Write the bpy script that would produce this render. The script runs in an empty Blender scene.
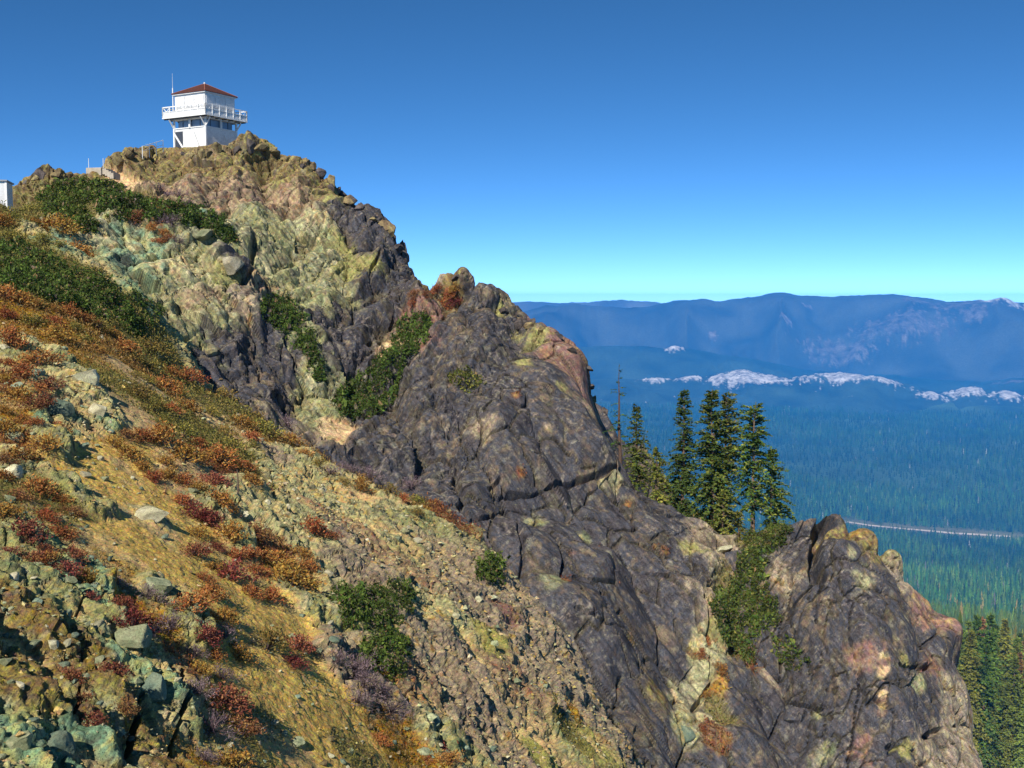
import bpy, math, random
import numpy as np
from mathutils import Vector, Matrix
random.seed(7)
rng = np.random.default_rng(11)
R = math.radians
scene = bpy.context.scene
COL = scene.collection

# ------------------------------------------------------------------ camera
FPX = 1098.0
HORIZON_V = 299.0
PITCH = math.atan((384 - HORIZON_V) / FPX)
cF = np.array([0, math.cos(PITCH), -math.sin(PITCH)])
cU = np.array([0, math.sin(PITCH), math.cos(PITCH)])
cX = np.array([1.0, 0, 0])
cam_d = bpy.data.cameras.new('camera')
cam_d.sensor_width = 36.0
cam_d.lens = 36.0 * FPX / 1024
cam_d.clip_start = 0.1
cam_d.clip_end = 150000
cam = bpy.data.objects.new('camera', cam_d)
cam.rotation_euler = (R(90) - PITCH, 0, 0)
COL.objects.link(cam)
scene.camera = cam

def at(u, v, d):
    """surveyed point: picture bearing (u, v) at a distance of d metres"""
    return (cF + (u - 512) / FPX * cX + (384 - v) / FPX * cU) * d

def project(P):
    d = P @ cF
    d = np.where(d < 0.1, 0.1, d)
    return 512 + (P @ cX) / d * FPX, 384 - (P @ cU) / d * FPX, d

# ------------------------------------------------------------------ noise
def _hash(ix, iy, iz, seed):
    h = (ix.astype(np.uint32) * np.uint32(374761393) + iy.astype(np.uint32) * np.uint32(668265263)
         + iz.astype(np.uint32) * np.uint32(2147483647 - 61) + np.uint32((seed * 1274126177) & 0xffffffff))
    h ^= h >> np.uint32(13)
    h *= np.uint32(1274126177)
    h ^= h >> np.uint32(16)
    h *= np.uint32(2246822519)
    h ^= h >> np.uint32(13)
    return h

def rand01(ix, iy, iz, seed):
    return (_hash(ix, iy, iz, seed) >> np.uint32(8)).astype(np.float32) * np.float32(1 / 16777216.0)

def vnoise(P, seed=0):
    P = P.astype(np.float32)
    f = np.floor(P)
    i = f.astype(np.int64)
    w = P - f
    w = w * w * w * (w * (w * 6 - 15) + 10)
    r = 0
    for dx in (0, 1):
        wx = w[:, 0] if dx else 1 - w[:, 0]
        for dy in (0, 1):
            wy = wx * (w[:, 1] if dy else 1 - w[:, 1])
            for dz in (0, 1):
                ww = wy * (w[:, 2] if dz else 1 - w[:, 2])
                r = r + ww * rand01(i[:, 0] + dx, i[:, 1] + dy, i[:, 2] + dz, seed)
    return r * 2 - 1

def fbm(P, octaves=4, seed=0, gain=0.5):
    a, s, r = 1.0, 0.0, 0
    for o in range(octaves):
        r = r + a * vnoise(P * (2.03 ** o) + o * 17.3, seed + o)
        s += a
        a *= gain
    return r / s * 1.6

def worley(P, seed=0):
    """F1, F2, random per cell, facet value (a random slope across the cell)"""
    P = P.astype(np.float32)
    n = len(P)
    base = np.floor(P).astype(np.int64)
    f1 = np.full(n, 9e9, np.float32)
    f2 = f1.copy()
    cid = np.zeros(n, np.float32)
    fac = np.zeros(n, np.float32)
    for dx in (-1, 0, 1):
        for dy in (-1, 0, 1):
            for dz in (-1, 0, 1):
                ix, iy, iz = base[:, 0] + dx, base[:, 1] + dy, base[:, 2] + dz
                h = _hash(ix, iy, iz, seed)
                rx = (h & np.uint32(1023)).astype(np.float32) / 1023
                ry = ((h >> np.uint32(10)) & np.uint32(1023)).astype(np.float32) / 1023
                rz = ((h >> np.uint32(20)) & np.uint32(1023)).astype(np.float32) / 1023
                vx = P[:, 0] - (ix + rx)
                vy = P[:, 1] - (iy + ry)
                vz = P[:, 2] - (iz + rz)
                d = vx * vx + vy * vy + vz * vz
                closer = d < f1
                f2 = np.where(closer, f1, np.minimum(f2, d))
                f1 = np.where(closer, d, f1)
                h2 = _hash(ix, iy, iz, seed + 77)
                c = (h2 & np.uint32(1023)).astype(np.float32) / 1023
                gx = ((h2 >> np.uint32(10)) & np.uint32(1023)).astype(np.float32) / 511.5 - 1
                gy = ((h2 >> np.uint32(20)) & np.uint32(1023)).astype(np.float32) / 511.5 - 1
                gz = c * 2 - 1
                cid = np.where(closer, c, cid)
                fac = np.where(closer, vx * gx + vy * gy + vz * gz, fac)
    return np.sqrt(f1), np.sqrt(f2), cid, fac

JOINTS = np.array([[.85, -.15, .5], [-.35, .75, .55], [.3, .55, -.8]], np.float32)
def facet(P, seed=0, wild=0.45):
    """interlocking angular blocks: flat faces that follow three joint sets; returns height (cell units) and a value per block"""
    P = P.astype(np.float32)
    base = np.floor(P)
    fr = P - base
    base = base.astype(np.int64)
    step = np.where(fr < 0.5, -1, 1).astype(np.int64)
    best = np.full(len(P), -9e9, np.float32)
    sec = best.copy()
    bid = np.zeros(len(P), np.float32)
    k10 = np.uint32(1023)
    u = lambda h, s_: ((h >> np.uint32(s_)) & k10).astype(np.float32) * np.float32(1 / 1023)
    for a in (0, 1):
        for b in (0, 1):
            for c in (0, 1):
                ix = base[:, 0] + a * step[:, 0]; iy = base[:, 1] + b * step[:, 1]; iz = base[:, 2] + c * step[:, 2]
                h = _hash(ix, iy, iz, seed)
                vx = P[:, 0] - (ix + 0.2 + 0.6 * u(h, 0)); vy = P[:, 1] - (iy + 0.2 + 0.6 * u(h, 10)); vz = P[:, 2] - (iz + 0.2 + 0.6 * u(h, 20))
                d = None
                for j in range(3):
                    h2 = _hash(ix, iy, iz, seed + 31 + j)
                    t = np.abs(vx * (JOINTS[j, 0] + wild * (2 * u(h2, 0) - 1)) + vy * (JOINTS[j, 1] + wild * (2 * u(h2, 10) - 1)) + vz * (JOINTS[j, 2] + wild * (2 * u(h2, 20) - 1)))
                    d = t if d is None else np.maximum(d, t)
                o = u(h2, 15)
                v = 0.7 * o - d
                m = v > best
                sec = np.where(m, best, np.maximum(sec, v))
                best = np.where(m, v, best); bid = np.where(m, o, bid)
    return best, bid, best - sec

def sstep(a, b, x):
    t = np.clip((x - a) / (b - a), 0, 1)
    return t * t * (3 - 2 * t)

# ------------------------------------------------------------------ mesh helpers
def mesh_np(name, verts, faces, col=None, smooth=False, k=None):
    """verts (n,3); faces (m,k) array of equal-sided faces"""
    me = bpy.data.meshes.new(name)
    verts = np.ascontiguousarray(verts, np.float32)
    faces = np.ascontiguousarray(faces, np.int32)
    k = faces.shape[1]
    me.vertices.add(len(verts))
    me.vertices.foreach_set('co', verts.ravel())
    me.loops.add(faces.size)
    me.loops.foreach_set('vertex_index', faces.ravel())
    me.polygons.add(len(faces))
    me.polygons.foreach_set('loop_start', np.arange(0, faces.size, k, dtype=np.int32))
    me.polygons.foreach_set('loop_total', np.full(len(faces), k, np.int32))
    me.polygons.foreach_set('use_smooth', np.full(len(faces), smooth, bool))
    if col is not None:
        ca = me.color_attributes.new('Col', 'FLOAT_COLOR', 'POINT')
        c4 = np.ones((len(verts), 4), np.float32)
        c4[:, :3] = col
        ca.data.foreach_set('color', c4.ravel())
    me.update(calc_edges=True)
    return me

def link(name, me, mat=None, parent=None):
    o = bpy.data.objects.new(name, me)
    COL.objects.link(o)
    if mat is not None and me is not None and not me.materials:
        me.materials.append(mat)
    if parent is not None:
        o.parent = parent
    return o

def empty(name, loc=(0, 0, 0), rotz=0.0, scale=1.0):
    o = bpy.data.objects.new(name, None)
    o.location = loc
    o.rotation_euler = (0, 0, rotz)
    o.scale = (scale,) * 3
    o.empty_display_size = 0.2
    COL.objects.link(o)
    return o

def tag(o, label=None, cat=None, group=None, kind=None):
    if label: o['label'] = label
    if cat: o['category'] = cat
    if group: o['group'] = group
    if kind: o['kind'] = kind
    return o

class MB:
    """collects boxes, bars, tubes and prisms for one mesh"""
    def __init__(self):
        self.v, self.f = [], []
    def add(self, vs, fs):
        b = len(self.v)
        self.v += [tuple(map(float, p)) for p in vs]
        self.f += [tuple(i + b for i in f) for f in fs]
    def box(self, c, s, rotz=0.0):
        cx, cy, cz = c
        hx, hy, hz = s[0] / 2, s[1] / 2, s[2] / 2
        co, si = math.cos(rotz), math.sin(rotz)
        vs = []
        for z in (-hz, hz):
            for x, y in ((-hx, -hy), (hx, -hy), (hx, hy), (-hx, hy)):
                vs.append((cx + x * co - y * si, cy + x * si + y * co, cz + z))
        self.add(vs, [(3, 2, 1, 0), (4, 5, 6, 7), (0, 1, 5, 4), (1, 2, 6, 5), (2, 3, 7, 6), (3, 0, 4, 7)])
    def bar(self, a, b, w, h=None):
        a, b = np.array(a, float), np.array(b, float)
        d = b - a
        L = np.linalg.norm(d)
        d /= L
        up = np.array([0, 0, 1.0]) if abs(d[2]) < 0.95 else np.array([1.0, 0, 0])
        s = np.cross(d, up); s /= np.linalg.norm(s)
        t = np.cross(s, d)
        h = h or w
        vs = []
        for p in (a, b):
            for i, j in ((-1, -1), (1, -1), (1, 1), (-1, 1)):
                vs.append(p + s * i * w / 2 + t * j * h / 2)
        self.add(vs, [(0, 1, 2, 3), (7, 6, 5, 4), (4, 5, 1, 0), (5, 6, 2, 1), (6, 7, 3, 2), (7, 4, 0, 3)])
    def tube(self, pts, rads, n=8, caps=True):
        pts = [np.array(p, float) for p in pts]
        rings = []
        for i, p in enumerate(pts):
            d = pts[min(i + 1, len(pts) - 1)] - pts[max(i - 1, 0)]
            d /= np.linalg.norm(d) + 1e-9
            up = np.array([0, 0, 1.0]) if abs(d[2]) < 0.9 else np.array([1.0, 0, 0])
            s = np.cross(d, up); s /= np.linalg.norm(s)
            t = np.cross(s, d)
            rings.append([p + (s * math.cos(a) + t * math.sin(a)) * rads[i] for a in [2 * math.pi * k / n for k in range(n)]])
        vs = [q for r in rings for q in r]
        fs = []
        for i in range(len(rings) - 1):
            for k in range(n):
                fs.append((i * n + k, (i + 1) * n + k, (i + 1) * n + (k + 1) % n, i * n + (k + 1) % n))
        if caps:
            fs.append(tuple(range(n)))
            fs.append(tuple((len(rings) - 1) * n + k for k in reversed(range(n))))
        self.add(vs, fs)
    def build(self, name, mat, parent=None, bevel=0.0):
        me = bpy.data.meshes.new(name)
        me.from_pydata(self.v, [], self.f)
        me.update()
        o = link(name, me, mat, parent)
        if bevel:
            m = o.modifiers.new('bevel', 'BEVEL')
            m.width = bevel; m.segments = 1; m.limit_method = 'ANGLE'
        return o

# ------------------------------------------------------------------ materials
def new_mat(name):
    m = bpy.data.materials.new(name)
    m.use_nodes = True
    nt = m.node_tree
    b = nt.nodes['Principled BSDF']
    b.inputs['Specular IOR Level'].default_value = 0.15
    b.inputs['Roughness'].default_value = 0.9
    return m, nt, b

def nn(nt, t, **kw):
    n = nt.nodes.new(t)
    for k, v in kw.items():
        setattr(n, k, v)
    return n

def noise_node(nt, scale, detail=4, rough=0.6, vec=None, dist=0.0):
    n = nn(nt, 'ShaderNodeTexNoise')
    n.inputs['Scale'].default_value = scale
    n.inputs['Detail'].default_value = detail
    n.inputs['Roughness'].default_value = rough
    n.inputs['Distortion'].default_value = dist
    if vec is not None: nt.links.new(vec, n.inputs['Vector'])
    return n

def maprange(nt, sock, a, b, c, d):
    m = nn(nt, 'ShaderNodeMapRange')
    for i, v in ((1, a), (2, b), (3, c), (4, d)):
        m.inputs[i].default_value = v
    nt.links.new(sock, m.inputs[0])
    return m.outputs[0]

def rock_material(name, s=1.0, bump=0.6, attr=True, base=(.3, .3, .3), rnd=False, lo=0.55, hi=1.5, bdist=0.25, cracks=0.35, streak=None):
    """weathered rock: own colour from the mesh's mineral map, grain, speckles and pits from noise"""
    m, nt, b = new_mat(name)
    L = nt.links.new
    geo = nn(nt, 'ShaderNodeNewGeometry') if not rnd else nn(nt, 'ShaderNodeTexCoord')
    pos = geo.outputs['Position'] if not rnd else geo.outputs['Object']
    if attr:
        a = nn(nt, 'ShaderNodeAttribute'); a.attribute_name = 'Col'
        col = a.outputs['Color']
    else:
        rgb = nn(nt, 'ShaderNodeRGB'); rgb.outputs[0].default_value = (*base, 1)
        col = rgb.outputs[0]
    n1 = noise_node(nt, 2.6 * s, 8, 0.78, pos, 0.0)
    n2 = noise_node(nt, 7 * s, 6, 0.8, pos)
    v1 = maprange(nt, n1.outputs['Fac'], 0.32, 0.68, lo, hi)
    v2 = maprange(nt, n2.outputs['Fac'], 0.3, 0.7, lo, hi)
    mul = nn(nt, 'ShaderNodeMath', operation='MULTIPLY')
    L(v1, mul.inputs[0]); L(v2, mul.inputs[1])
    if streak is not None:      # fine lineation along the dip of the rock
        mp = nn(nt, 'ShaderNodeMapping'); mp.vector_type = 'TEXTURE'
        mp.inputs['Rotation'].default_value = (0, streak, 0.3)
        mp.inputs['Scale'].default_value = (0.22, 0.5, 2.6)
        L(pos, mp.inputs['Vector'])
        ns = noise_node(nt, 1.0, 5, 0.7, mp.outputs[0])
        m2 = nn(nt, 'ShaderNodeMath', operation='MULTIPLY')
        L(mul.outputs[0], m2.inputs[0]); L(maprange(nt, ns.outputs['Fac'], 0.32, 0.68, 0.5, 1.6), m2.inputs[1])
        mul = m2
    hue = nn(nt, 'ShaderNodeHueSaturation')
    n3 = noise_node(nt, 2.7 * s, 4, 0.6, pos)
    L(maprange(nt, n3.outputs['Fac'], 0.3, 0.7, 0.46, 0.54), hue.inputs['Hue'])
    L(maprange(nt, n2.outputs['Fac'], 0.3, 0.7, 0.8, 1.25), hue.inputs['Saturation'])
    L(mul.outputs[0], hue.inputs['Value'])
    L(col, hue.inputs['Color'])
    # lichen discs and dark pits
    vs = nn(nt, 'ShaderNodeTexVoronoi'); vs.inputs['Scale'].default_value = 3.4 * s
    wv0 = nn(nt, 'ShaderNodeVectorMath', operation='ADD')
    nv0 = noise_node(nt, 5 * s, 3, 0.6, pos)
    L(pos, wv0.inputs[0]); L(nv0.outputs['Color'], wv0.inputs[1]); L(wv0.outputs[0], vs.inputs['Vector'])
    disc = maprange(nt, vs.outputs['Distance'], 0.16, 0.34, 1.0, 0.0)
    sel = maprange(nt, n3.outputs['Fac'], 0.48, 0.60, 0.0, 0.55)
    mk = nn(nt, 'ShaderNodeMath', operation='MULTIPLY'); L(disc, mk.inputs[0]); L(sel, mk.inputs[1])
    mxl = nn(nt, 'ShaderNodeMixRGB'); L(mk.outputs[0], mxl.inputs[0]); L(hue.outputs['Color'], mxl.inputs[1])
    lc = nn(nt, 'ShaderNodeMixRGB'); lc.inputs[1].default_value = (.36, .34, .25, 1); lc.inputs[2].default_value = (.27, .26, .10, 1)
    L(vs.outputs['Color'], lc.inputs[0]); L(lc.outputs[0], mxl.inputs[2])
    np_ = noise_node(nt, 14 * s, 3, 0.7, pos)
    pit = maprange(nt, np_.outputs['Fac'], 0.34, 0.46, 0.45, 1.0)
    pm = nn(nt, 'ShaderNodeVectorMath', operation='SCALE'); L(mxl.outputs[0], pm.inputs[0]); L(pit, pm.inputs['Scale'])
    out = pm.outputs[0]
    if rnd:
        oi = nn(nt, 'ShaderNodeObjectInfo')
        h2 = nn(nt, 'ShaderNodeHueSaturation')
        L(maprange(nt, oi.outputs['Random'], 0, 1, 0.485, 0.51), h2.inputs['Hue'])
        mm = nn(nt, 'ShaderNodeMath', operation='MULTIPLY'); mm.inputs[1].default_value = 7.31
        fr = nn(nt, 'ShaderNodeMath', operation='FRACT')
        L(oi.outputs['Random'], mm.inputs[0]); L(mm.outputs[0], fr.inputs[0])
        L(maprange(nt, fr.outputs[0], 0, 1, 0.65, 1.3), h2.inputs['Value'])
        L(out, h2.inputs['Color'])
        out = h2.outputs['Color']
    L(out, b.inputs['Base Color'])
    nb = noise_node(nt, 5 * s, 8, 0.72, pos)
    vo = nn(nt, 'ShaderNodeTexVoronoi', feature='DISTANCE_TO_EDGE')
    vo.inputs['Scale'].default_value = 2.2 * s
    wv = nn(nt, 'ShaderNodeVectorMath', operation='ADD')
    nv = noise_node(nt, 1.6 * s, 3, 0.6, pos)
    L(pos, wv.inputs[0]); L(nv.outputs['Color'], wv.inputs[1])
    L(wv.outputs[0], vo.inputs['Vector'])
    cr = maprange(nt, vo.outputs['Distance'], 0.0, 0.06, 0.0, cracks)
    ad = nn(nt, 'ShaderNodeMath', operation='ADD')
    L(nb.outputs['Fac'], ad.inputs[0]); L(cr, ad.inputs[1])
    bp = nn(nt, 'ShaderNodeBump')
    bp.inputs['Strength'].default_value = bump
    bp.inputs['Distance'].default_value = bdist / s
    L(ad.outputs[0], bp.inputs['Height'])
    L(bp.outputs[0], b.inputs['Normal'])
    return m

def leaf_material(name, gain=1.0, rnd=0.3, trans=0.0):
    m, nt, b = new_mat(name)
    L = nt.links.new
    a = nn(nt, 'ShaderNodeAttribute'); a.attribute_name = 'Col'
    oi = nn(nt, 'ShaderNodeObjectInfo')
    h = nn(nt, 'ShaderNodeHueSaturation')
    L(a.outputs['Color'], h.inputs['Color'])
    L(maprange(nt, oi.outputs['Random'], 0, 1, 0.5 - 0.04 * rnd / 0.3, 0.5 + 0.03 * rnd / 0.3), h.inputs['Hue'])
    mm = nn(nt, 'ShaderNodeMath', operation='MULTIPLY'); mm.inputs[1].default_value = 5.77
    fr = nn(nt, 'ShaderNodeMath', operation='FRACT')
    L(oi.outputs['Random'], mm.inputs[0]); L(mm.outputs[0], fr.inputs[0])
    L(maprange(nt, fr.outputs[0], 0, 1, gain * (1 - rnd), gain * (1 + rnd)), h.inputs['Value'])
    L(h.outputs['Color'], b.inputs['Base Color'])
    b.inputs['Roughness'].default_value = 0.75
    if trans:
        t = nn(nt, 'ShaderNodeBsdfTranslucent')
        L(h.outputs['Color'], t.inputs['Color'])
        mx = nn(nt, 'ShaderNodeMixShader'); mx.inputs[0].default_value = trans
        L(b.outputs[0], mx.inputs[1]); L(t.outputs[0], mx.inputs[2])
        L(mx.outputs[0], nt.nodes['Material Output'].inputs['Surface'])
    return m

def paint_material(name, c, rough=0.6, var=0.12, scale=6.0):
    m, nt, b = new_mat(name)
    L = nt.links.new
    tc = nn(nt, 'ShaderNodeTexCoord')
    n = noise_node(nt, scale, 5, 0.65, tc.outputs['Object'])
    h = nn(nt, 'ShaderNodeHueSaturation')
    h.inputs['Color'].default_value = (*c, 1)
    L(maprange(nt, n.outputs['Fac'], 0.3, 0.7, 1 - var, 1 + var), h.inputs['Value'])
    L(h.outputs['Color'], b.inputs['Base Color'])
    b.inputs['Roughness'].default_value = rough
    return m
# ------------------------------------------------------------------ light and air
SUN_DIR = np.array([-0.27, -0.73, 0.64]); SUN_DIR /= np.linalg.norm(SUN_DIR)
SUN_EL = math.asin(SUN_DIR[2])
SUN_AZ = math.atan2(SUN_DIR[0], SUN_DIR[1])
world = bpy.data.worlds.new('World')
scene.world = world
world.use_nodes = True
wn = world.node_tree
bg = wn.nodes['Background']
sky = wn.nodes.new('ShaderNodeTexSky')
sky.sky_type = 'NISHITA'
sky.sun_disc = False
sky.sun_elevation = SUN_EL
sky.sun_rotation = SUN_AZ
sky.altitude = 3500
sky.air_density = 0.33
sky.dust_density = 0.0
sky.ozone_density = 2.0
hs = wn.nodes.new('ShaderNodeHueSaturation')
hs.inputs['Saturation'].default_value = 1.22
hs.inputs['Hue'].default_value = 0.494
wn.links.new(sky.outputs[0], hs.inputs['Color'])
wn.links.new(hs.outputs[0], bg.inputs['Color'])
bg.inputs['Strength'].default_value = 0.15
sun_l = bpy.data.lights.new('sun', 'SUN')
sun_l.energy = 4.5
sun_l.angle = R(0.5)
sun_l.color = (1.0, 0.94, 0.84)
sun = bpy.data.objects.new('sun', sun_l)
sun.rotation_euler = Vector(-SUN_DIR).to_track_quat('-Z', 'Y').to_euler()
sun.location = (0, 0, 200)
COL.objects.link(sun)

scene.render.engine = 'CYCLES'
scene.view_settings.view_transform = 'Standard'
scene.view_settings.look = 'None'
scene.view_settings.exposure = 0.42
scene.view_settings.gamma = 1.0
scene.cycles.use_denoising = True
scene.cycles.max_bounces = 4
scene.cycles.diffuse_bounces = 2
scene.cycles.volume_bounces = 0
scene.cycles.transparent_max_bounces = 8
scene.cycles.use_adaptive_sampling = True

HAZE_FAR = 17200.0
hm = bpy.data.materials.new('air')
hm.use_nodes = True
hn = hm.node_tree
hn.nodes.remove(hn.nodes['Principled BSDF'])
pv = hn.nodes.new('ShaderNodeVolumePrincipled')
pv.inputs['Color'].default_value = (0.02, 0.34, 1.0, 1)
pv.inputs['Density'].default_value = 0.40e-4
pv.inputs['Anisotropy'].default_value = -0.55
hn.links.new(pv.outputs[0], hn.nodes['Material Output'].inputs['Volume'])
hb = MB()
HB, HT = -905.0, 74.0
hb.box((0, HAZE_FAR / 2 - 300, (HB + HT) / 2), (30000, HAZE_FAR + 600, HT - HB))
haze = hb.build('haze', hm)
tag(haze, 'blue air that fades the far valley and ridges', None, None, 'stuff')
# ------------------------------------------------------------------ rock terrain
MAT_ROCK = rock_material('weathered_rock', 1.0, 0.40, bdist=0.08, cracks=0.0, streak=-0.6, lo=0.68, hi=1.34)
MAT_ROCK_NEAR = rock_material('weathered_rock_near', 2.6, 0.6, bdist=0.18)

def C(*h):
    return np.array(h, np.float32)

PAL = {  # mineral tones, ordered as a ramp
    'green':  C((.055, .055, .035), (.14, .15, .085), (.26, .28, .155), (.36, .31, .15), (.20, .22, .15), (.50, .44, .26)),
    'teal':   C((.045, .065, .045), (.11, .165, .11), (.20, .29, .20), (.34, .36, .19), (.44, .38, .19)),
    'purple': C((.017, .016, .019), (.046, .042, .048), (.085, .074, .074), (.058, .062, .076), (.105, .086, .075), (.19, .15, .105)),
    'mauve':  C((.07, .055, .04), (.19, .145, .105), (.33, .265, .18), (.20, .165, .14), (.46, .38, .25), (.30, .20, .10)),
    'brown':  C((.045, .035, .025), (.13, .095, .05), (.25, .185, .075), (.17, .12, .08), (.33, .28, .11), (.11, .085, .065)),
    'pinkish': C((.12, .085, .06), (.28, .19, .12), (.38, .29, .18), (.20, .15, .11), (.36, .20, .11)),
    'dirt':   C((.37, .26, .115), (.52, .375, .165), (.63, .465, .22), (.55, .39, .17), (.45, .325, .15)),
    'sand':   C((.40, .27, .15), (.54, .38, .22), (.62, .47, .29), (.50, .34, .18)),
    'rust':   C((.09, .055, .035), (.18, .09, .05), (.27, .15, .07), (.20, .13, .09)),
    'orange': C((.18, .10, .04), (.30, .17, .055), (.38, .25, .09), (.24, .13, .06)),
    'olive':  C((.10, .10, .05), (.17, .155, .07), (.24, .205, .095), (.20, .15, .08)),
    'lichen': C((.13, .12, .06), (.26, .24, .10), (.33, .30, .14), (.20, .18, .09)),
    'cream':  C((.15, .13, .07), (.33, .31, .17), (.50, .46, .28), (.27, .27, .16), (.56, .46, .26), (.36, .26, .12)),
    'pale':   C((.40, .38, .36), (.58, .55, .50), (.62, .58, .50)),
    'rustrock': C((.17, .10, .08), (.27, .16, .10), (.20, .13, .12), (.34, .22, .12)),
}

def ramp(pal, t):
    c = PAL[pal]
    n = len(c)
    x = np.clip(t, 0, 0.9999) * (n - 1)
    i = x.astype(np.int64)
    f = (x - i)[:, None].astype(np.float32)
    return c[i] * (1 - f) + c[i + 1] * f

def rbf_fit(X, y, c):
    X = np.asarray(X, float); y = np.asarray(y, float)
    d = np.sqrt(((X[:, None] - X[None]) ** 2).sum(-1) + c * c)
    n = len(X)
    A = np.zeros((n + 3, n + 3))
    A[:n, :n] = -d + np.eye(n) * 0.02
    A[:n, n] = 1; A[:n, n + 1:] = X
    A[n, :n] = 1; A[n + 1:, :n] = X.T
    b = np.concatenate([y, [0, 0, 0]])
    w = np.linalg.solve(A, b)
    def ev(Q):
        out = np.empty(len(Q))
        for s in range(0, len(Q), 40000):
            q = Q[s:s + 40000]
            out[s:s + 40000] = -np.sqrt(((q[:, None] - X[None]) ** 2).sum(-1) + c * c) @ w[:n] + w[n] + q @ w[n + 1:]
        return out
    return ev

class ZMap:
    """which surface point a picture bearing meets first: used to survey where things stand"""
    def __init__(self, w=1024, h=768, m=64):
        self.w, self.h, self.m = w, h, m
        self.W, self.H = w + 2 * m, h + 2 * m
        self.z = np.full(self.W * self.H, 1e9)
        self.p = np.zeros((self.W * self.H, 3))
        self.n = np.zeros((self.W * self.H, 3))
        self.tagid = np.full(self.W * self.H, -1)
    def add(self, P, N, tid):
        u, v, d = project(P)
        iu = np.round(u).astype(int) + self.m
        iv = np.round(v).astype(int) + self.m
        ok = (iu >= 0) & (iu < self.W) & (iv >= 0) & (iv < self.H) & (d > 1)
        k = iv[ok] * self.W + iu[ok]
        dd, PP, NN_ = d[ok], P[ok], N[ok]
        o = np.argsort(-dd)
        k, dd, PP, NN_ = k[o], dd[o], PP[o], NN_[o]
        z = np.full(self.W * self.H, 1e9); p = np.zeros((self.W * self.H, 3)); nrm = np.zeros((self.W * self.H, 3))
        z[k] = dd; p[k] = PP; nrm[k] = NN_
        # close pinholes from the four neighbours
        for sh in (1, -1, self.W, -self.W):
            zz = np.roll(z, sh); hole = (z > 1e8) & (zz < 1e8)
            z[hole] = zz[hole]; p[hole] = np.roll(p, sh, 0)[hole]; nrm[hole] = np.roll(nrm, sh, 0)[hole]
        better = z < self.z
        self.z[better] = z[better]; self.p[better] = p[better]; self.n[better] = nrm[better]; self.tagid[better] = tid
    def pick(self, u, v, rad=6):
        u = int(round(u)) + self.m; v = int(round(v)) + self.m
        for r in range(rad + 1):
            best = None
            for dv in range(-r, r + 1):
                for du in range(-r, r + 1):
                    if max(abs(du), abs(dv)) != r: continue
                    x, y = u + du, v + dv
                    if 0 <= x < self.W and 0 <= y < self.H:
                        k = y * self.W + x
                        if self.z[k] < 1e8 and (best is None or self.z[k] < self.z[best]):
                            best = k
            if best is not None:
                return self.p[best].copy(), self.n[best].copy(), int(self.tagid[best])
        return None

def grid_normals(P, rows, cols):
    G = P.reshape(rows, cols, 3)
    du = np.gradient(G, axis=1); dv = np.gradient(G, axis=0)
    n = np.cross(du, dv).reshape(-1, 3)
    n /= np.linalg.norm(n, axis=1)[:, None] + 1e-12
    return n

def grid_faces(rows, cols):
    i = np.arange((rows - 1) * (cols - 1))
    r, c = i // (cols - 1), i % (cols - 1)
    a = r * cols + c
    return np.stack([a, a + 1, a + cols + 1, a + cols], 1)

ROT = None
def aniso(P, s, dip=0.9, strike=0.3):
    """stretch joint blocks along the dip of the rock"""
    c, si = math.cos(dip), math.sin(dip)
    x = P[:, 0] * c - P[:, 2] * si
    z = P[:, 0] * si + P[:, 2] * c
    cc, ss = math.cos(strike), math.sin(strike)
    x2 = x * cc - P[:, 1] * ss
    y2 = x * ss + P[:, 1] * cc
    return np.stack([x2 * s[0], y2 * s[1], z * s[2]], 1)

def rock_relief(P, size, seed, dip, strike, amp=(.42, .36, .30), grain=0.10, joint=0.3, stretch=(1.5, 1.0, 0.6), wild=0.45):
    """angular blocks of three sizes (size = metres of the largest) with open joints between them; returns offset and block values"""
    wp = P + 0.05 * size * np.stack([fbm(P * 1.3 / size, 2, seed + 41), fbm(P * 1.3 / size, 2, seed + 42), fbm(P * 1.3 / size, 2, seed + 43)], 1)
    out = 0
    cells = []
    for k, f in enumerate((1.0, 0.42, 0.17)):
        c = size * f
        h, bid, gap = facet(aniso(wp, np.array(stretch) / c, dip + 0.15 * k, strike + 0.4 * k), seed + 10 * k, wild)
        out = out + amp[k] * c * (h + 0.12)
        if k < 2:
            wd = (0.035, 0.05)[k]
            gr = 1 - sstep(0.2 * wd, wd, gap)
            out = out - gr * np.where((bid * 7.3) % 1 > 0.45, joint, 0.12 * joint) * (1.0, 0.5)[k] * (0.25 * size) ** 0.7
        cells.append((bid, gap))
    out = out + grain * size * fbm(P * 1.4 / size, 5, seed + 50, 0.6)
    return out, cells

SPECK = {'lichen': (.05, .55), 'orange': (-.35, .35), 'pale': (-.1, .4), 'cream': (-.5, .2), 'rust': (-.4, .3), 'rustrock': (-.6, .2), 'sand': (-.9, -.1), 'teal': (-.6, .2)}

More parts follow.
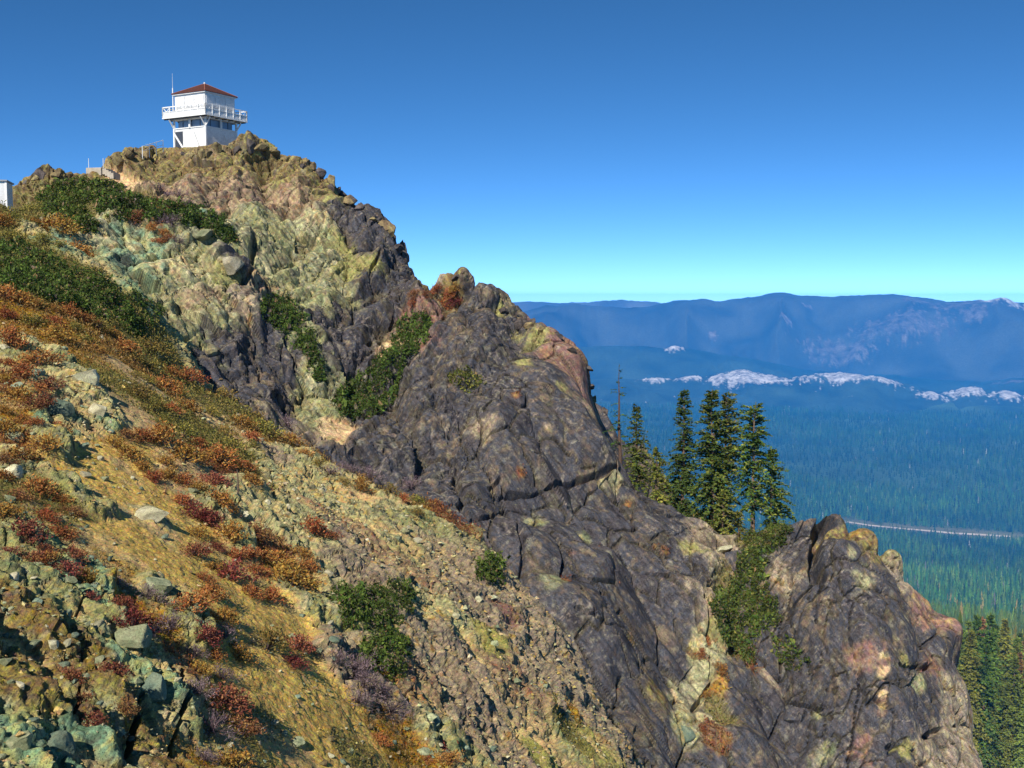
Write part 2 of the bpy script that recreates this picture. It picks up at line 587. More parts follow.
def zone_colours(P, anchors, seed, cells, wscale=1.0, dip=0.85, strike=0.35, vein=1.0, speck=1.0, rag=1.9, depth=0.86, sat=1.10):
    """anchors: (world point, reach, palette). Mineral and soil colours with ragged borders, streaks along the dip and pale veins"""
    n = len(P)
    warp = np.stack([fbm(P * 0.35 * wscale, 3, seed + 61), fbm(P * 0.35 * wscale, 3, seed + 62), fbm(P * 0.35 * wscale, 3, seed + 63)], 1)
    names = sorted(set(a[2] for a in anchors))
    best = {k: np.full(n, -1e9, np.float32) for k in names}
    blk = np.stack([cells[0][0] - 0.5, cells[1][0] - 0.5, cells[2][0] - 0.5], 1)
    blk = blk + 0.8 * blk[:, [2, 0, 1]]
    for (c, r, k) in anchors:
        q = P + warp * (0.40 * r) + blk * (0.85 * r)
        d2 = ((q - c) ** 2).sum(1) / (r * r)
        best[k] = np.maximum(best[k], -d2.astype(np.float32))
    tot = 0
    col = 0
    wts = {}
    mx = np.max(np.stack([best[k] for k in names]), axis=0)
    spk = fbm(P * 2.6 * wscale, 4, seed + 85, 0.7)
    for i, k in enumerate(names):
        b = best[k] - mx
        b = b / (1 + 0.5 * np.abs(mx))
        w = np.exp(np.clip(3.6 * b + 1.5 * rag * fbm(P * 1.0 * wscale, 4, seed + 70 + i, 0.65), -30, 10))
        if k in SPECK and speck:
            w = w * (0.06 + 0.94 * sstep(SPECK[k][0], SPECK[k][1], spk * (1 if i % 2 else -1)))
        wts[k] = w
        tot = tot + w
    fine = fbm(P * 2.6 * wscale, 4, seed + 90, 0.72)
    med = fbm(P * 0.6 * wscale, 4, seed + 95, 0.6)
    q = aniso(P + warp * 0.6, np.array([3.6, 1.6, 0.32]) * wscale, dip, strike)
    streak = fbm(q, 4, seed + 97, 0.65)
    q2 = aniso(P + warp * 0.9, np.array([0.9, 0.6, 0.28]) * wscale, dip - 0.9, strike)
    v1 = np.abs(fbm(q2, 3, seed + 98, 0.5))
    q3 = aniso(P + warp * 0.7, np.array([1.2, 0.6, 0.22]) * wscale, dip + 0.1, strike)
    v2 = np.abs(fbm(q3, 3, seed + 99, 0.5))
    vn = np.maximum(1 - sstep(0.0, 0.035, v1), 1 - sstep(0.0, 0.05, v2)) * sstep(-0.25, 0.45, med + 0.5 * fine)
    for i, k in enumerate(names):
        t = 0.5 + 0.26 * med * (1 if i % 2 else -1) + 0.32 * fine + 0.26 * streak + 0.30 * (cells[1][0] - 0.5) + 0.25 * (cells[2][0] - 0.5)
        wts[k] = wts[k] / tot
        col = col + wts[k][:, None] * ramp(k, t)
    rocky = sum(wts[k] for k in names if k in ('purple', 'mauve', 'green', 'teal', 'brown', 'rustrock', 'pinkish', 'cream'))
    vv = (vn * rocky * 0.55 * vein)[:, None]
    col = col * (1 - vv) + vv * np.array((.40, .34, .26), np.float32)
    # dark brown tint along the open joints
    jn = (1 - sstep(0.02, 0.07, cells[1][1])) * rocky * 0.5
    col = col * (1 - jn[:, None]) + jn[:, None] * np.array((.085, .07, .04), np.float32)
    # pale crust and dark weathering film
    crust = sstep(0.42, 0.75, fbm(P * 1.7 * wscale, 4, seed + 101, 0.7)) * rocky * 0.35
    col = col * (1 - crust[:, None]) + crust[:, None] * np.array((.36, .33, .24), np.float32)
    film = sstep(0.35, 0.7, fbm(q * 0.6, 4, seed + 103, 0.7)) * rocky * 0.6
    col = col * (1 - film[:, None]) + film[:, None] * np.array((.07, .06, .06), np.float32)
    lum = col @ np.array((.3, .6, .1), np.float32)
    col = np.clip(lum[:, None] + (col - lum[:, None]) * sat, 0.004, 0.8) * depth
    return col, wts

def groove(P, line, width, depth):
    """depth of an open crack along a polyline of world points"""
    d = np.full(len(P), 1e9)
    for a, b in zip(line[:-1], line[1:]):
        ab = b - a
        t = np.clip(((P - a) @ ab) / (ab @ ab), 0, 1)
        d = np.minimum(d, np.linalg.norm(P - a - t[:, None] * ab, axis=1))
    w = width * (1 + 0.6 * fbm(P * 0.9, 2, 5))
    return depth * (1 - sstep(0.3, 1.0, d / np.maximum(w, 0.02)))

class FramePatch:
    def __init__(self, O, nrm):
        self.O = np.array(O, float)
        self.n = np.array(nrm, float); self.n /= np.linalg.norm(self.n)
        self.a = np.cross([0, 0, 1.0], self.n); self.a /= np.linalg.norm(self.a)
        self.b = np.cross(self.n, self.a)
    def loc(self, P):
        q = np.atleast_2d(P) - self.O
        return np.stack([q @ self.a, q @ self.b, q @ self.n], 1)
    def fit(self, pts, c=1.5, tol=1.6, nmain=None):
        L = self.loc(np.array(pts))
        keep = []
        for i in range(len(L)):      # measured points first; a helper point too close to one gives way
            lim = 0.35 if i < nmain else tol
            if all(np.hypot(*(L[i, :2] - L[j, :2])) > lim for j in keep): keep.append(i)
        L = L[keep]
        self.ev = rbf_fit(L[:, :2], L[:, 2], c)
        self.ext = (L[:, 0].min(), L[:, 0].max(), L[:, 1].min(), L[:, 1].max())
    def grid(self, step, ext=None, steps_t=None):
        e = ext or self.ext
        s = np.arange(e[0], e[1] + step, step)
        t = np.arange(e[2], e[3] + step, steps_t or step)
        self.rows, self.cols = len(t), len(s)
        S, T = np.meshgrid(s, t)
        q = np.stack([S.ravel(), T.ravel()], 1)
        h = self.ev(q)
        return self.O + q[:, :1] * self.a + q[:, 1:] * self.b + h[:, None] * self.n

def behind(pts, offs):
    r = []
    for p in pts:
        for o in offs:
            r.append(p + np.array(o, float))
    return r

SKYFIX = {"B1": [0.0, 11.3, 24, 2.1, 0.2, 3.0, 17.2, 22.8, 7.9, 18.8, 22.5, 22.9, 10.3, 0, 0, 0, 3.6, 24, 2.6, 16.0, 12.5, 24, 14.9, 24, 24, 24, 14.1, 24, 9.6, 24, 11.5], "B2": [14.5, 24, 24, 1.1, 3.7, 5.2, 24, 24, 24, 22.6, 24, 14.9, 21.6], "B3": [1.4, -8.8, -15.7], "C": [24, 24, 24, 24, 0.2, 9.2, 1.0, 2.5, 9.6, 24, 14.0, 24, 24, 5.8, 24, 18.4, 22.0, 17.4, 0.0, 0.0, 0.0, 0.0, 0.0, 0.0, 0.0, 0.0], "A": [-13.5, 2.9, 7.2, 10.5, 7.7, 24, 24, 24, 24, 24, 9.7, 2.5, 9.9, 7.1, 1.7, 18.5, -0.1, 24, 3.9, 2.3, 18.5, 11.0, 18.2, 24, 24, 24, 24, 0.0]}
def fixed(name, lst):
    f = SKYFIX.get(name)
    return [at(u, v + (f[i] if f else 0), d) for i, (u, v, d) in enumerate(lst)]

# ---------------- B: the summit cliffs and the purple buttress
skyB1 = [(-150, 215, 100), (-60, 203, 100), (9, 192, 98), (18, 181, 98), (30, 175, 98), (50, 165, 98), (64, 171, 99), (76, 175, 100), (100, 168, 102), (110, 155, 103), (120, 152, 104), (132, 148, 107),
         (145, 147, 108), (175, 150, 109), (205, 150, 109), (243, 143, 108), (262, 139, 107), (272, 147, 107), (285, 154, 107), (310, 160, 106),
         (333, 179, 105), (345, 196, 104), (365, 204, 103), (385, 218, 102), (397, 238, 101), (408, 262, 100), (435, 281, 99),
         (445, 281, 98), (456, 271, 97), (466, 283, 97), (490, 284, 95)]
skyB2 = [(498, 288, 95), (507, 304, 95), (520, 320, 94), (545, 322, 93), (558, 331, 92), (577, 346, 92), (588, 375, 91), (597, 397, 90), (606, 415, 90), (630, 445, 89), (662, 480, 88),
         (700, 505, 87), (728, 535, 86)]
skyB3 = [(742, 536, 87), (765, 534, 88.5), (790, 535, 90)]
inB = [(20, 215, 90), (100, 195, 93), (60, 230, 82), (150, 200, 95), (200, 215, 94), (150, 240, 86), (230, 230, 93), (100, 270, 77),
       (200, 270, 85), (235, 265, 84.5), (160, 300, 80), (200, 330, 80), (250, 300, 86), (290, 330, 86), (220, 370, 78), (300, 400, 82),
       (270, 420, 76), (330, 430, 80), (340, 470, 75), (380, 380, 88), (360, 410, 86), (400, 330, 93), (430, 300, 96), (330, 250, 97),
       (280, 200, 102), (300, 280, 93), (340, 330, 90), (250, 180, 103), (180, 170, 105), (130, 175, 102),
       (480, 300, 94), (440, 350, 89), (420, 400, 84), (390, 440, 80), (400, 480, 77), (450, 450, 80), (500, 400, 84), (500, 350, 89),
       (550, 350, 91), (560, 400, 87), (600, 430, 87), (560, 450, 83), (500, 480, 78.5), (450, 520, 74), (550, 500, 79.5), (600, 500, 82),
       (650, 500, 85), (690, 530, 84.5), (500, 560, 73), (560, 560, 75.5), (620, 560, 79), (680, 570, 82), (730, 580, 82),
       (560, 640, 71), (620, 640, 74), (680, 640, 78), (600, 720, 69), (660, 720, 72), (700, 700, 75), (640, 768, 67), (700, 768, 71),
       (600, 800, 66), (700, 850, 67), (760, 768, 73), (755, 565, 86), (740, 610, 83.5), (730, 650, 80.5), (760, 650, 82), (770, 700, 79),
       (790, 760, 76), (800, 850, 72), (860, 760, 80), (860, 600, 88), (900, 850, 77), (500, 800, 62), (400, 640, 66), (250, 520, 66),
       (100, 400, 66), (-100, 300, 70), (-100, 420, 60), (-150, 250, 90), (300, 650, 60)]
B = FramePatch(at(450, 420, 88), (0.14, -0.50, 0.85))
P1 = fixed('B1', skyB1); P2 = fixed('B2', skyB2); P3 = fixed('B3', skyB3)
ptsB = P1 + P2 + P3 + [at(*p) for p in inB]
SUMMIT = at(205, 152, 112)
flat = [at(u, 150.5, 110.2) for u in (168, 186, 206, 226, 246)] + [at(150, 149, 114), at(245, 146, 114), SUMMIT + np.array([0, 3, 0]), SUMMIT + np.array([-5, 3, 0]), SUMMIT + np.array([5, 3, 0])]
ptsB += flat
nB = len(ptsB)
ptsB += behind([p for p, q in zip(P1, skyB1) if not 120 < q[0] < 262], [(1, 6, -3), (3, 18, -13)])
ptsB += behind([SUMMIT + np.array([x, 6, 0]) for x in (-7, -2, 4)], [(0, 5, -3), (2, 16, -13)])
ptsB += behind(P2, [(3.5, 5, -3), (9, 14, -12)])
ptsB += behind(P3, [(2, 6, -3), (5, 16, -12)])
B.fit(ptsB, 1.2, 2.2, nB)
STEPB = 0.115
lB = B.loc(np.array(ptsB))
PB = B.grid(STEPB, (lB[:, 0].min(), lB[:, 0].max(), B.loc(at(640, 830, 64))[0, 1], lB[:, 1].max() - 2), STEPB * 0.8)

# ---------------- C: the rock fin in front of the forest
skyC = [(764, 566, 82), (770, 551, 82), (783, 541, 82), (791, 529, 82), (803, 521, 82), (815, 520, 82), (824, 520, 82), (832, 514, 82), (839, 514, 82), (846, 523, 82),
        (856, 531, 82), (867, 536, 82), (874, 546, 82), (887, 550, 82), (897, 566, 82), (912, 584, 82), (926, 599, 82), (939, 611, 82), (949, 630, 81.7), (951, 648, 81.5), (951, 665, 81.2),
        (957, 690, 80.7), (962, 712, 80.2), (966, 738, 79.8), (975, 768, 79), (985, 830, 78)]
inC = [(800, 560, 79.8), (840, 560, 78.6), (880, 590, 78.6), (780, 600, 80.7), (800, 640, 77.8), (850, 640, 75.8), (900, 640, 77), (930, 660, 78.7),
       (790, 660, 78.5), (810, 705, 76.5), (870, 700, 74.2), (920, 710, 76), (945, 730, 78), (820, 768, 74.5), (880, 768, 72.5), (940, 768, 76),
       (880, 850, 70), (960, 850, 74), (780, 640, 79.5), (790, 700, 78), (790, 760, 77), (790, 850, 74), (850, 600, 76.8)]
Cp = FramePatch(at(860, 640, 76), (0.18, -0.62, 0.76))
PCs = fixed('C', skyC)
nC = len(skyC) + len(inC)
ptsC = PCs + [at(*p) for p in inC] + behind(PCs[1:], [(1.0, 3.4, -2.3), (3.2, 11, -11)]) + behind(PCs[:1], [(-1.5, 4, -3)])
ptsC += [at(755, 600, 84), at(765, 660, 82), at(765, 740, 80)]
Cp.fit(ptsC, 0.8, 1.5, nC)
lC = Cp.loc(np.array(ptsC))
PC = Cp.grid(0.085, (lC[:, 0].min(), lC[:, 0].max(), lC[:, 1].min(), lC[:, 1].max() - 1), 0.065)

# ---------------- A: the near slope (heights over the plan)
inA = [(0, 768, 15), (100, 768, 16.5), (200, 768, 19), (300, 768, 23), (400, 768, 28), (500, 768, 34), (570, 768, 40),
       (0, 680, 17.5), (100, 680, 19.8), (200, 680, 22.5), (300, 680, 27), (400, 680, 33), (500, 690, 40),
       (0, 600, 20.5), (100, 600, 23.5), (200, 600, 27), (300, 600, 33), (400, 600, 40), (480, 620, 45),
       (0, 520, 25), (100, 520, 28.5), (200, 520, 34), (300, 520, 41), (400, 540, 47), (460, 560, 51),
       (0, 440, 31), (75, 400, 37), (100, 440, 35), (200, 440, 43), (260, 470, 47), (330, 500, 51),
       (0, 370, 38), (60, 370, 40), (120, 370, 46), (180, 400, 53), (0, 310, 46), (60, 310, 50), (120, 325, 56),
       (0, 260, 58), (60, 275, 62), (110, 300, 64), (0, 225, 72), (30, 240, 72),
       (-150, 768, 12), (-150, 600, 16), (-150, 450, 24), (-150, 330, 40), (-150, 250, 62), (-150, 212, 80)]
skyA = [(0, 203, 80), (20, 216, 77), (42, 228, 74), (75, 245, 73), (110, 265, 71.5), (140, 290, 69), (150, 325, 65), (153, 340, 62), (166, 362, 61), (187, 376, 60), (225, 398, 60.5), (250, 411, 61), (275, 435, 60.5), (300, 446, 60), (325, 458, 59.5),
        (345, 470, 59), (367, 478, 58.5), (390, 491, 58), (430, 502, 57), (455, 517, 56), (490, 550, 55), (520, 580, 54), (545, 606, 52.5), (565, 645, 51), (592, 692, 49), (620, 732, 48), (642, 768, 47), (680, 840, 44)]
PA_s = fixed('A', skyA)
ptsA = [at(*p) for p in inA] + PA_s + behind(PA_s[7:], [(1.6, 2.5, -3.2), (5, 8, -14)]) + behind(PA_s[:7], [(1.5, 3.5, -2.6), (5, 9, -10)])
ptsA += [at(u, v, 93) for u, v in ((-260, 250), (-150, 255), (-60, 260), (0, 262), (50, 268), (100, 275), (150, 290))]
ptsA += [np.array(p, float) for p in ((0, 0, -1.75), (-6, 1, -1.6), (-12, 3, -1.6), (5, 2, -4.2), (0, 6, -4.4), (10, 12, -14), (2, 14, -9.5), (18, 26, -26), (-6, 7, -4.3), (-14, 8, -3.5), (26, 38, -36), (0, -6, -1.0), (8, -6, -4))]
ptsA = np.array(ptsA)
evA = rbf_fit(ptsA[:, :2], ptsA[:, 2], 1.0)
azA = np.arange(R(-33), R(15.5), R(0.062))
rA = np.exp(np.arange(math.log(2.2), math.log(12.5), 0.02))
rA = np.concatenate([rA, np.exp(np.arange(math.log(12.5), math.log(86), 0.0027))])
AZ, RR = np.meshgrid(azA, rA)
XA = (RR * np.sin(AZ)).ravel(); YA = (RR * np.cos(AZ)).ravel()
ZA = evA(np.stack([XA, YA], 1))
PA = np.stack([XA, YA, ZA], 1)
rowsA, colsA = len(rA), len(azA)

def chk(name, X, tol=1.2):
    X = np.array(X)
    d = np.linalg.norm(X[:, None] - X[None], axis=-1) + np.eye(len(X)) * 99
    i, j = np.where((d < tol) & (np.arange(len(X))[:, None] < np.arange(len(X))[None]))
    print('CLOSE', name, [(int(a), int(b), round(float(d[a, b]), 2)) for a, b in zip(i, j)][:20])
    return
chk('B', lB[:, :2]); chk('C', lC[:, :2], .8); chk('A', ptsA[:, :2], .8)
print('NVERT', len(PA), len(PB), len(PC))
# first survey on the smooth shapes
Z0 = ZMap()
NA = grid_normals(PA, rowsA, colsA)
NB = grid_normals(PB, B.rows, B.cols)
NC = grid_normals(PC, Cp.rows, Cp.cols)
if NA[:, 2].mean() < 0: NA = -NA
if NB[:, 1].mean() > 0: NB = -NB
if NC[:, 1].mean() > 0: NC = -NC
Z0.add(PA, NA, 0); Z0.add(PB, NB, 1); Z0.add(PC, NC, 2)

def anchors(lst, tid):
    zm = ZMap()
    P, N = ((PA, NA), (PB, NB), (PC, NC))[tid]
    zm.add(P, N, tid)
    r = []
    for (u, v, px, pal) in lst:
        h = zm.pick(u, v, 10)
        if h is None: continue
        d = h[0] @ cF
        r.append((h[0], px * d / FPX, pal))
    return r, zm

def lines(zm, ls):
    out = []
    for (pts, w, dep) in ls:
        q = [zm.pick(u, v, 8) for u, v in pts]
        q = [x[0] for x in q if x is not None]
        if len(q) > 1: out.append((q, w, dep))
    return out

zonesB = [(20, 185, 20, 'brown'), (45, 175, 22, 'brown'), (75, 180, 14, 'brown'), (120, 160, 22, 'brown'), (155, 165, 22, 'brown'), (190, 165, 22, 'brown'), (230, 165, 20, 'brown'),
          (265, 155, 18, 'brown'), (300, 175, 18, 'brown'), (250, 190, 16, 'pinkish'), (225, 200, 18, 'pinkish'), (290, 200, 20, 'pinkish'), (335, 195, 16, 'brown'), (320, 225, 20, 'brown'),
          (345, 245, 12, 'lichen'), (335, 215, 8, 'lichen'), (475, 345, 6, 'lichen'), (525, 365, 6, 'lichen'), (560, 395, 5, 'lichen'), (600, 450, 5, 'lichen'), (545, 440, 5, 'mauve'), (585, 540, 6, 'green'), (520, 480, 5, 'rust'), (660, 560, 3, 'rust'), (640, 600, 6, 'mauve'), (570, 570, 6, 'rustrock'), (430, 350, 7, 'rustrock'), (505, 430, 6, 'rustrock'), (680, 600, 7, 'mauve'), (625, 650, 6, 'brown'), (352, 265, 12, 'lichen'), (275, 185, 8, 'lichen'), (378, 275, 8, 'lichen'), (362, 225, 16, 'purple'), (385, 245, 18, 'purple'), (400, 275, 18, 'purple'),
          (310, 225, 14, 'cream'), (290, 250, 28, 'green'), (260, 235, 20, 'green'), (300, 285, 28, 'green'), (270, 270, 14, 'cream'), (265, 290, 10, 'pinkish'), (330, 300, 22, 'green'), (340, 335, 26, 'purple'), (375, 320, 20, 'purple'), (360, 290, 14, 'purple'),
          (405, 330, 20, 'mauve'), (395, 300, 16, 'purple'), (160, 250, 26, 'teal'), (110, 240, 14, 'cream'), (190, 245, 22, 'green'), (140, 275, 26, 'teal'), (185, 275, 24, 'cream'), (205, 255, 18, 'green'),
          (225, 275, 12, 'lichen'), (238, 262, 8, 'purple'), (165, 300, 22, 'green'), (200, 310, 16, 'pinkish'), (175, 225, 14, 'rust'), (165, 238, 8, 'rust'), (195, 230, 10, 'teal'), (60, 215, 22, 'olive'), (100, 205, 22, 'olive'), (30, 205, 22, 'olive'), (140, 220, 14, 'mauve'),
          (190, 345, 26, 'green'), (215, 375, 24, 'purple'), (240, 345, 24, 'purple'), (265, 385, 26, 'purple'), (285, 360, 22, 'purple'), (220, 320, 16, 'green'), (195, 325, 10, 'cream'), (310, 410, 18, 'green'), (300, 435, 12, 'mauve'), (245, 310, 14, 'mauve'), (280, 300, 14, 'sand'),
          (340, 430, 12, 'sand'), (352, 445, 12, 'sand'), (335, 450, 10, 'sand'), (325, 385, 20, 'green'), (310, 340, 14, 'green'), (420, 310, 12, 'rustrock'), (435, 292, 10, 'mauve'), (455, 295, 12, 'brown'), (470, 290, 8, 'purple'), (400, 350, 10, 'sand'), (445, 305, 12, 'rustrock'), (425, 325, 12, 'pinkish'),
          (480, 290, 14, 'purple'), (460, 330, 24, 'purple'), (440, 370, 24, 'purple'), (415, 410, 22, 'purple'), (390, 450, 22, 'purple'), (400, 490, 18, 'purple'), (440, 440, 30, 'purple'), (480, 380, 30, 'purple'), (505, 340, 20, 'purple'), (498, 308, 10, 'lichen'), (515, 345, 10, 'lichen'), (470, 380, 9, 'lichen'), (535, 335, 10, 'lichen'),
          (460, 355, 10, 'mauve'), (485, 440, 10, 'mauve'), (555, 345, 14, 'rustrock'), (575, 365, 16, 'rustrock'), (595, 395, 14, 'rustrock'), (540, 390, 24, 'purple'), (570, 420, 26, 'purple'), (610, 430, 18, 'purple'), (530, 450, 30, 'purple'), (480, 480, 26, 'purple'), (470, 530, 26, 'purple'), (515, 405, 3, 'rust'),
          (570, 500, 34, 'purple'), (640, 480, 24, 'purple'), (620, 520, 30, 'purple'), (665, 520, 20, 'purple'), (540, 560, 34, 'purple'), (600, 580, 34, 'purple'), (650, 580, 30, 'purple'), (700, 540, 16, 'mauve'), (720, 550, 14, 'mauve'), (730, 570, 10, 'cream'), (715, 535, 10, 'mauve'), (690, 555, 8, 'lichen'),
          (645, 470, 6, 'sand'), (612, 485, 7, 'cream'), (628, 505, 3, 'rust'), (632, 518, 3, 'rust'), (540, 520, 8, 'green'), (545, 600, 10, 'green'), (555, 605, 3, 'rust'), (500, 540, 10, 'purple'), (650, 555, 2, 'rust'), (600, 640, 34, 'purple'), (660, 640, 28, 'purple'), (630, 690, 26, 'purple'), (590, 655, 3, 'rust'),
          (700, 620, 12, 'mauve'), (695, 660, 14, 'cream'), (690, 700, 12, 'cream'), (715, 690, 6, 'orange'), (705, 640, 10, 'lichen'), (680, 730, 7, 'green'), (705, 740, 6, 'rust'), (720, 715, 9, 'olive'), (740, 700, 18, 'purple'), (760, 740, 20, 'purple'), (610, 705, 3, 'rust'), (640, 735, 20, 'purple'), (600, 745, 16, 'olive'), (650, 700, 10, 'brown'),
          (745, 570, 18, 'olive'), (735, 610, 18, 'olive'), (765, 560, 12, 'olive'), (740, 640, 14, 'olive'), (755, 620, 10, 'rust'), (770, 650, 10, 'teal'), (775, 690, 12, 'mauve'), (765, 535, 14, 'olive'), (780, 730, 16, 'purple'), (750, 670, 9, 'rust')]
# the trail along the upper hillside
zonesB += [(x, y, 5, 'sand') for x, y in ((95, 175), (104, 177), (112, 180), (120, 183), (128, 186), (137, 189), (147, 191))]
anB, zB = anchors(zonesB, 1)
slabB = sstep(-6, 2, PB[:, 0] - 0.55 * PB[:, 2] - 4)
r1, cellsB = rock_relief(PB, 7.5, 3, -0.65, 0.35, (.58, .44, .30), 0.006, 0.5, (1.6, 1.0, 0.5), .35)
r2, c2 = rock_relief(PB, 3.6, 33, -0.3, 0.1, (.70, .68, .50), 0.010, 0.5, (1.3, 1.0, 0.75))
relB = r1 * slabB + r2 * (1 - slabB)
cellsB = [(np.where(slabB > 0.5, p[0], q[0]), p[1]) for p, q in zip(cellsB, c2)]
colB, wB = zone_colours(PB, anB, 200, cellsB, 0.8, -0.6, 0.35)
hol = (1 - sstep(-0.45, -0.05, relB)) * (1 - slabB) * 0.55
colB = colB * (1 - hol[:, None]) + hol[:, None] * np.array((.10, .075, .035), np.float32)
soft = sum(wB[k] for k in ('sand', 'olive') if k in wB)
bf = sstep(0, 1, np.clip(1 - 0.75 * soft, 0, 1))
uB, vB, dB = project(PB)
offB = relB * bf
e2 = np.array([at(*p) for p in skyB2[5:12]])
dE = np.min(np.linalg.norm(PB[:, None, :] - np.concatenate([e2, (e2[1:] + e2[:-1]) / 2])[None], axis=-1), axis=1)
offB = offB - 0.9 * (1 - sstep(1.5, 6.5, dE))
e3 = np.array([at(*p) for p in skyB2[2:12]]) + np.array([5.5, 7.0, -6.0])
dE = np.min(np.linalg.norm(PB[:, None, :] - np.concatenate([e3, (e3[1:] + e3[:-1]) / 2])[None], axis=-1), axis=1)
backB = 1 - sstep(4.0, 9.5, dE)      # the far side of the buttress falls away smoothly
offB = offB * (1 - 0.8 * backB) - 2.6 * backB
cracksB = [([(490, 497), (505, 495), (530, 496), (560, 489), (600, 481), (612, 476)], 0.22, 0.8), ([(488, 490), (500, 485), (505, 496)], 0.2, .6), ([(553, 545), (556, 580), (553, 600)], 0.2, 0.7), ([(568, 620), (580, 648)], 0.15, 0.6),
           ([(560, 640), (590, 652), (620, 645)], 0.12, 0.5), ([(500, 405), (470, 420), (448, 440)], 0.15, 0.35), ([(610, 470), (618, 500), (640, 560), (690, 620)], 0.16, 0.4), ([(520, 340), (545, 400), (600, 470)], 0.16, 0.35),
           ([(243, 285), (250, 270), (252, 252)], 0.3, 0.9), ([(335, 250), (340, 262), (348, 267)], 0.2, 0.7), ([(315, 202), (325, 204)], 0.3, 0.8), ([(192, 250), (205, 258)], 0.2, 0.6), ([(358, 275), (368, 285), (376, 270)], 0.2, 0.7), ([(170, 262), (195, 290)], 0.15, 0.5),
           ([(690, 580), (700, 650), (708, 690), (690, 715)], 0.22, 0.8), ([(745, 560), (722, 575)], 0.25, 0.7), ([(640, 455), (660, 500), (700, 560), (725, 590)], 0.14, 0.4), ([(630, 760), (600, 745)], 0.2, 0.6), ([(455, 495), (470, 492)], 0.2, 0.8), ([(516, 600), (518, 560), (512, 530)], 0.2, .5)]
for (ln, w, dep) in lines(zB, cracksB):
    offB = offB - groove(PB, ln, w, dep)
DB = NB * 0.35 + B.n * 0.65
DB /= np.linalg.norm(DB, axis=1)[:, None]
lk_ = at(206, 154.5, 111.5)
rl = np.hypot(PB[:, 0] - lk_[0], PB[:, 1] - lk_[1])
pad = 1 - sstep(3.4, 6.5, rl)
offB = offB * (1 - 0.85 * pad)
PB2 = PB + DB * offB[:, None]
PB2[:, 2] += pad * (lk_[2] + 0.15 + 0.25 * fbm(PB * 0.8, 3, 640) - PB2[:, 2])

zonesC = [(800, 545, 18, 'purple'), (840, 540, 14, 'brown'), (865, 545, 10, 'brown'), (888, 562, 6, 'lichen'), (840, 560, 16, 'purple'), (848, 558, 4, 'cream'), (785, 580, 14, 'mauve'), (800, 600, 22, 'purple'), (850, 600, 26, 'purple'), (890, 600, 16, 'purple'), (920, 610, 12, 'rustrock'),
          (915, 640, 16, 'purple'), (935, 640, 10, 'purple'), (820, 640, 26, 'purple'), (860, 640, 14, 'rustrock'), (810, 690, 24, 'purple'), (850, 690, 22, 'purple'), (881, 658, 3, 'cream'), (881, 664, 3, 'rustrock'), (882, 670, 3, 'sand'), (881, 676, 3, 'sand'), (882, 682, 3, 'rustrock'), (881, 688, 3, 'sand'), (882, 694, 3, 'sand'), (881, 700, 3, 'rustrock'), (882, 706, 3, 'sand'), (881, 712, 3, 'rustrock'), (900, 690, 18, 'purple'), (920, 680, 6, 'green'), (930, 700, 14, 'purple'),
          (945, 700, 10, 'mauve'), (950, 735, 12, 'mauve'), (920, 745, 9, 'mauve'), (890, 755, 14, 'purple'), (905, 750, 6, 'lichen'), (860, 745, 10, 'rustrock'), (830, 755, 8, 'green'), (820, 720, 7, 'green'), (845, 760, 14, 'purple'), (835, 735, 14, 'purple'), (925, 655, 9, 'rustrock'), (830, 525, 7, 'purple'), (864, 580, 8, 'cream'), (900, 575, 8, 'mauve'), (851, 535, 6, 'orange'), (905, 660, 7, 'lichen')]
anC, zC = anchors(zonesC, 2)
relC, cellsC = rock_relief(PC, 5.0, 8, -0.4, 0.9, (.46, .36, .26), 0.006, 0.5, (1.6, 1.0, 0.5), .35)
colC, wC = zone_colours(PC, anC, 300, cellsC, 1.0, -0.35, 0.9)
offC = relC
cracksC = [([(825, 526), (820, 536), (815, 547), (813, 560), (818, 582)], 0.55, 2.6), ([(868, 600), (880, 640), (882, 660)], 0.14, 0.4), ([(895, 668), (915, 670), (930, 668)], 0.3, 0.9), ([(850, 760), (890, 748), (930, 735), (955, 727)], 0.25, 0.9), ([(868, 545), (885, 600), (905, 670), (925, 720)], 0.16, 0.45), ([(845, 535), (870, 610)], 0.12, .3),
           ([(800, 520), (795, 545), (812, 570)], 0.12, .35)]
for (ln, w, dep) in lines(zC, cracksC):
    offC = offC - groove(PC, ln, w, dep)
DC = NC * 0.35 + Cp.n * 0.65
DC /= np.linalg.norm(DC, axis=1)[:, None]
PC2 = PC + DC * offC[:, None]

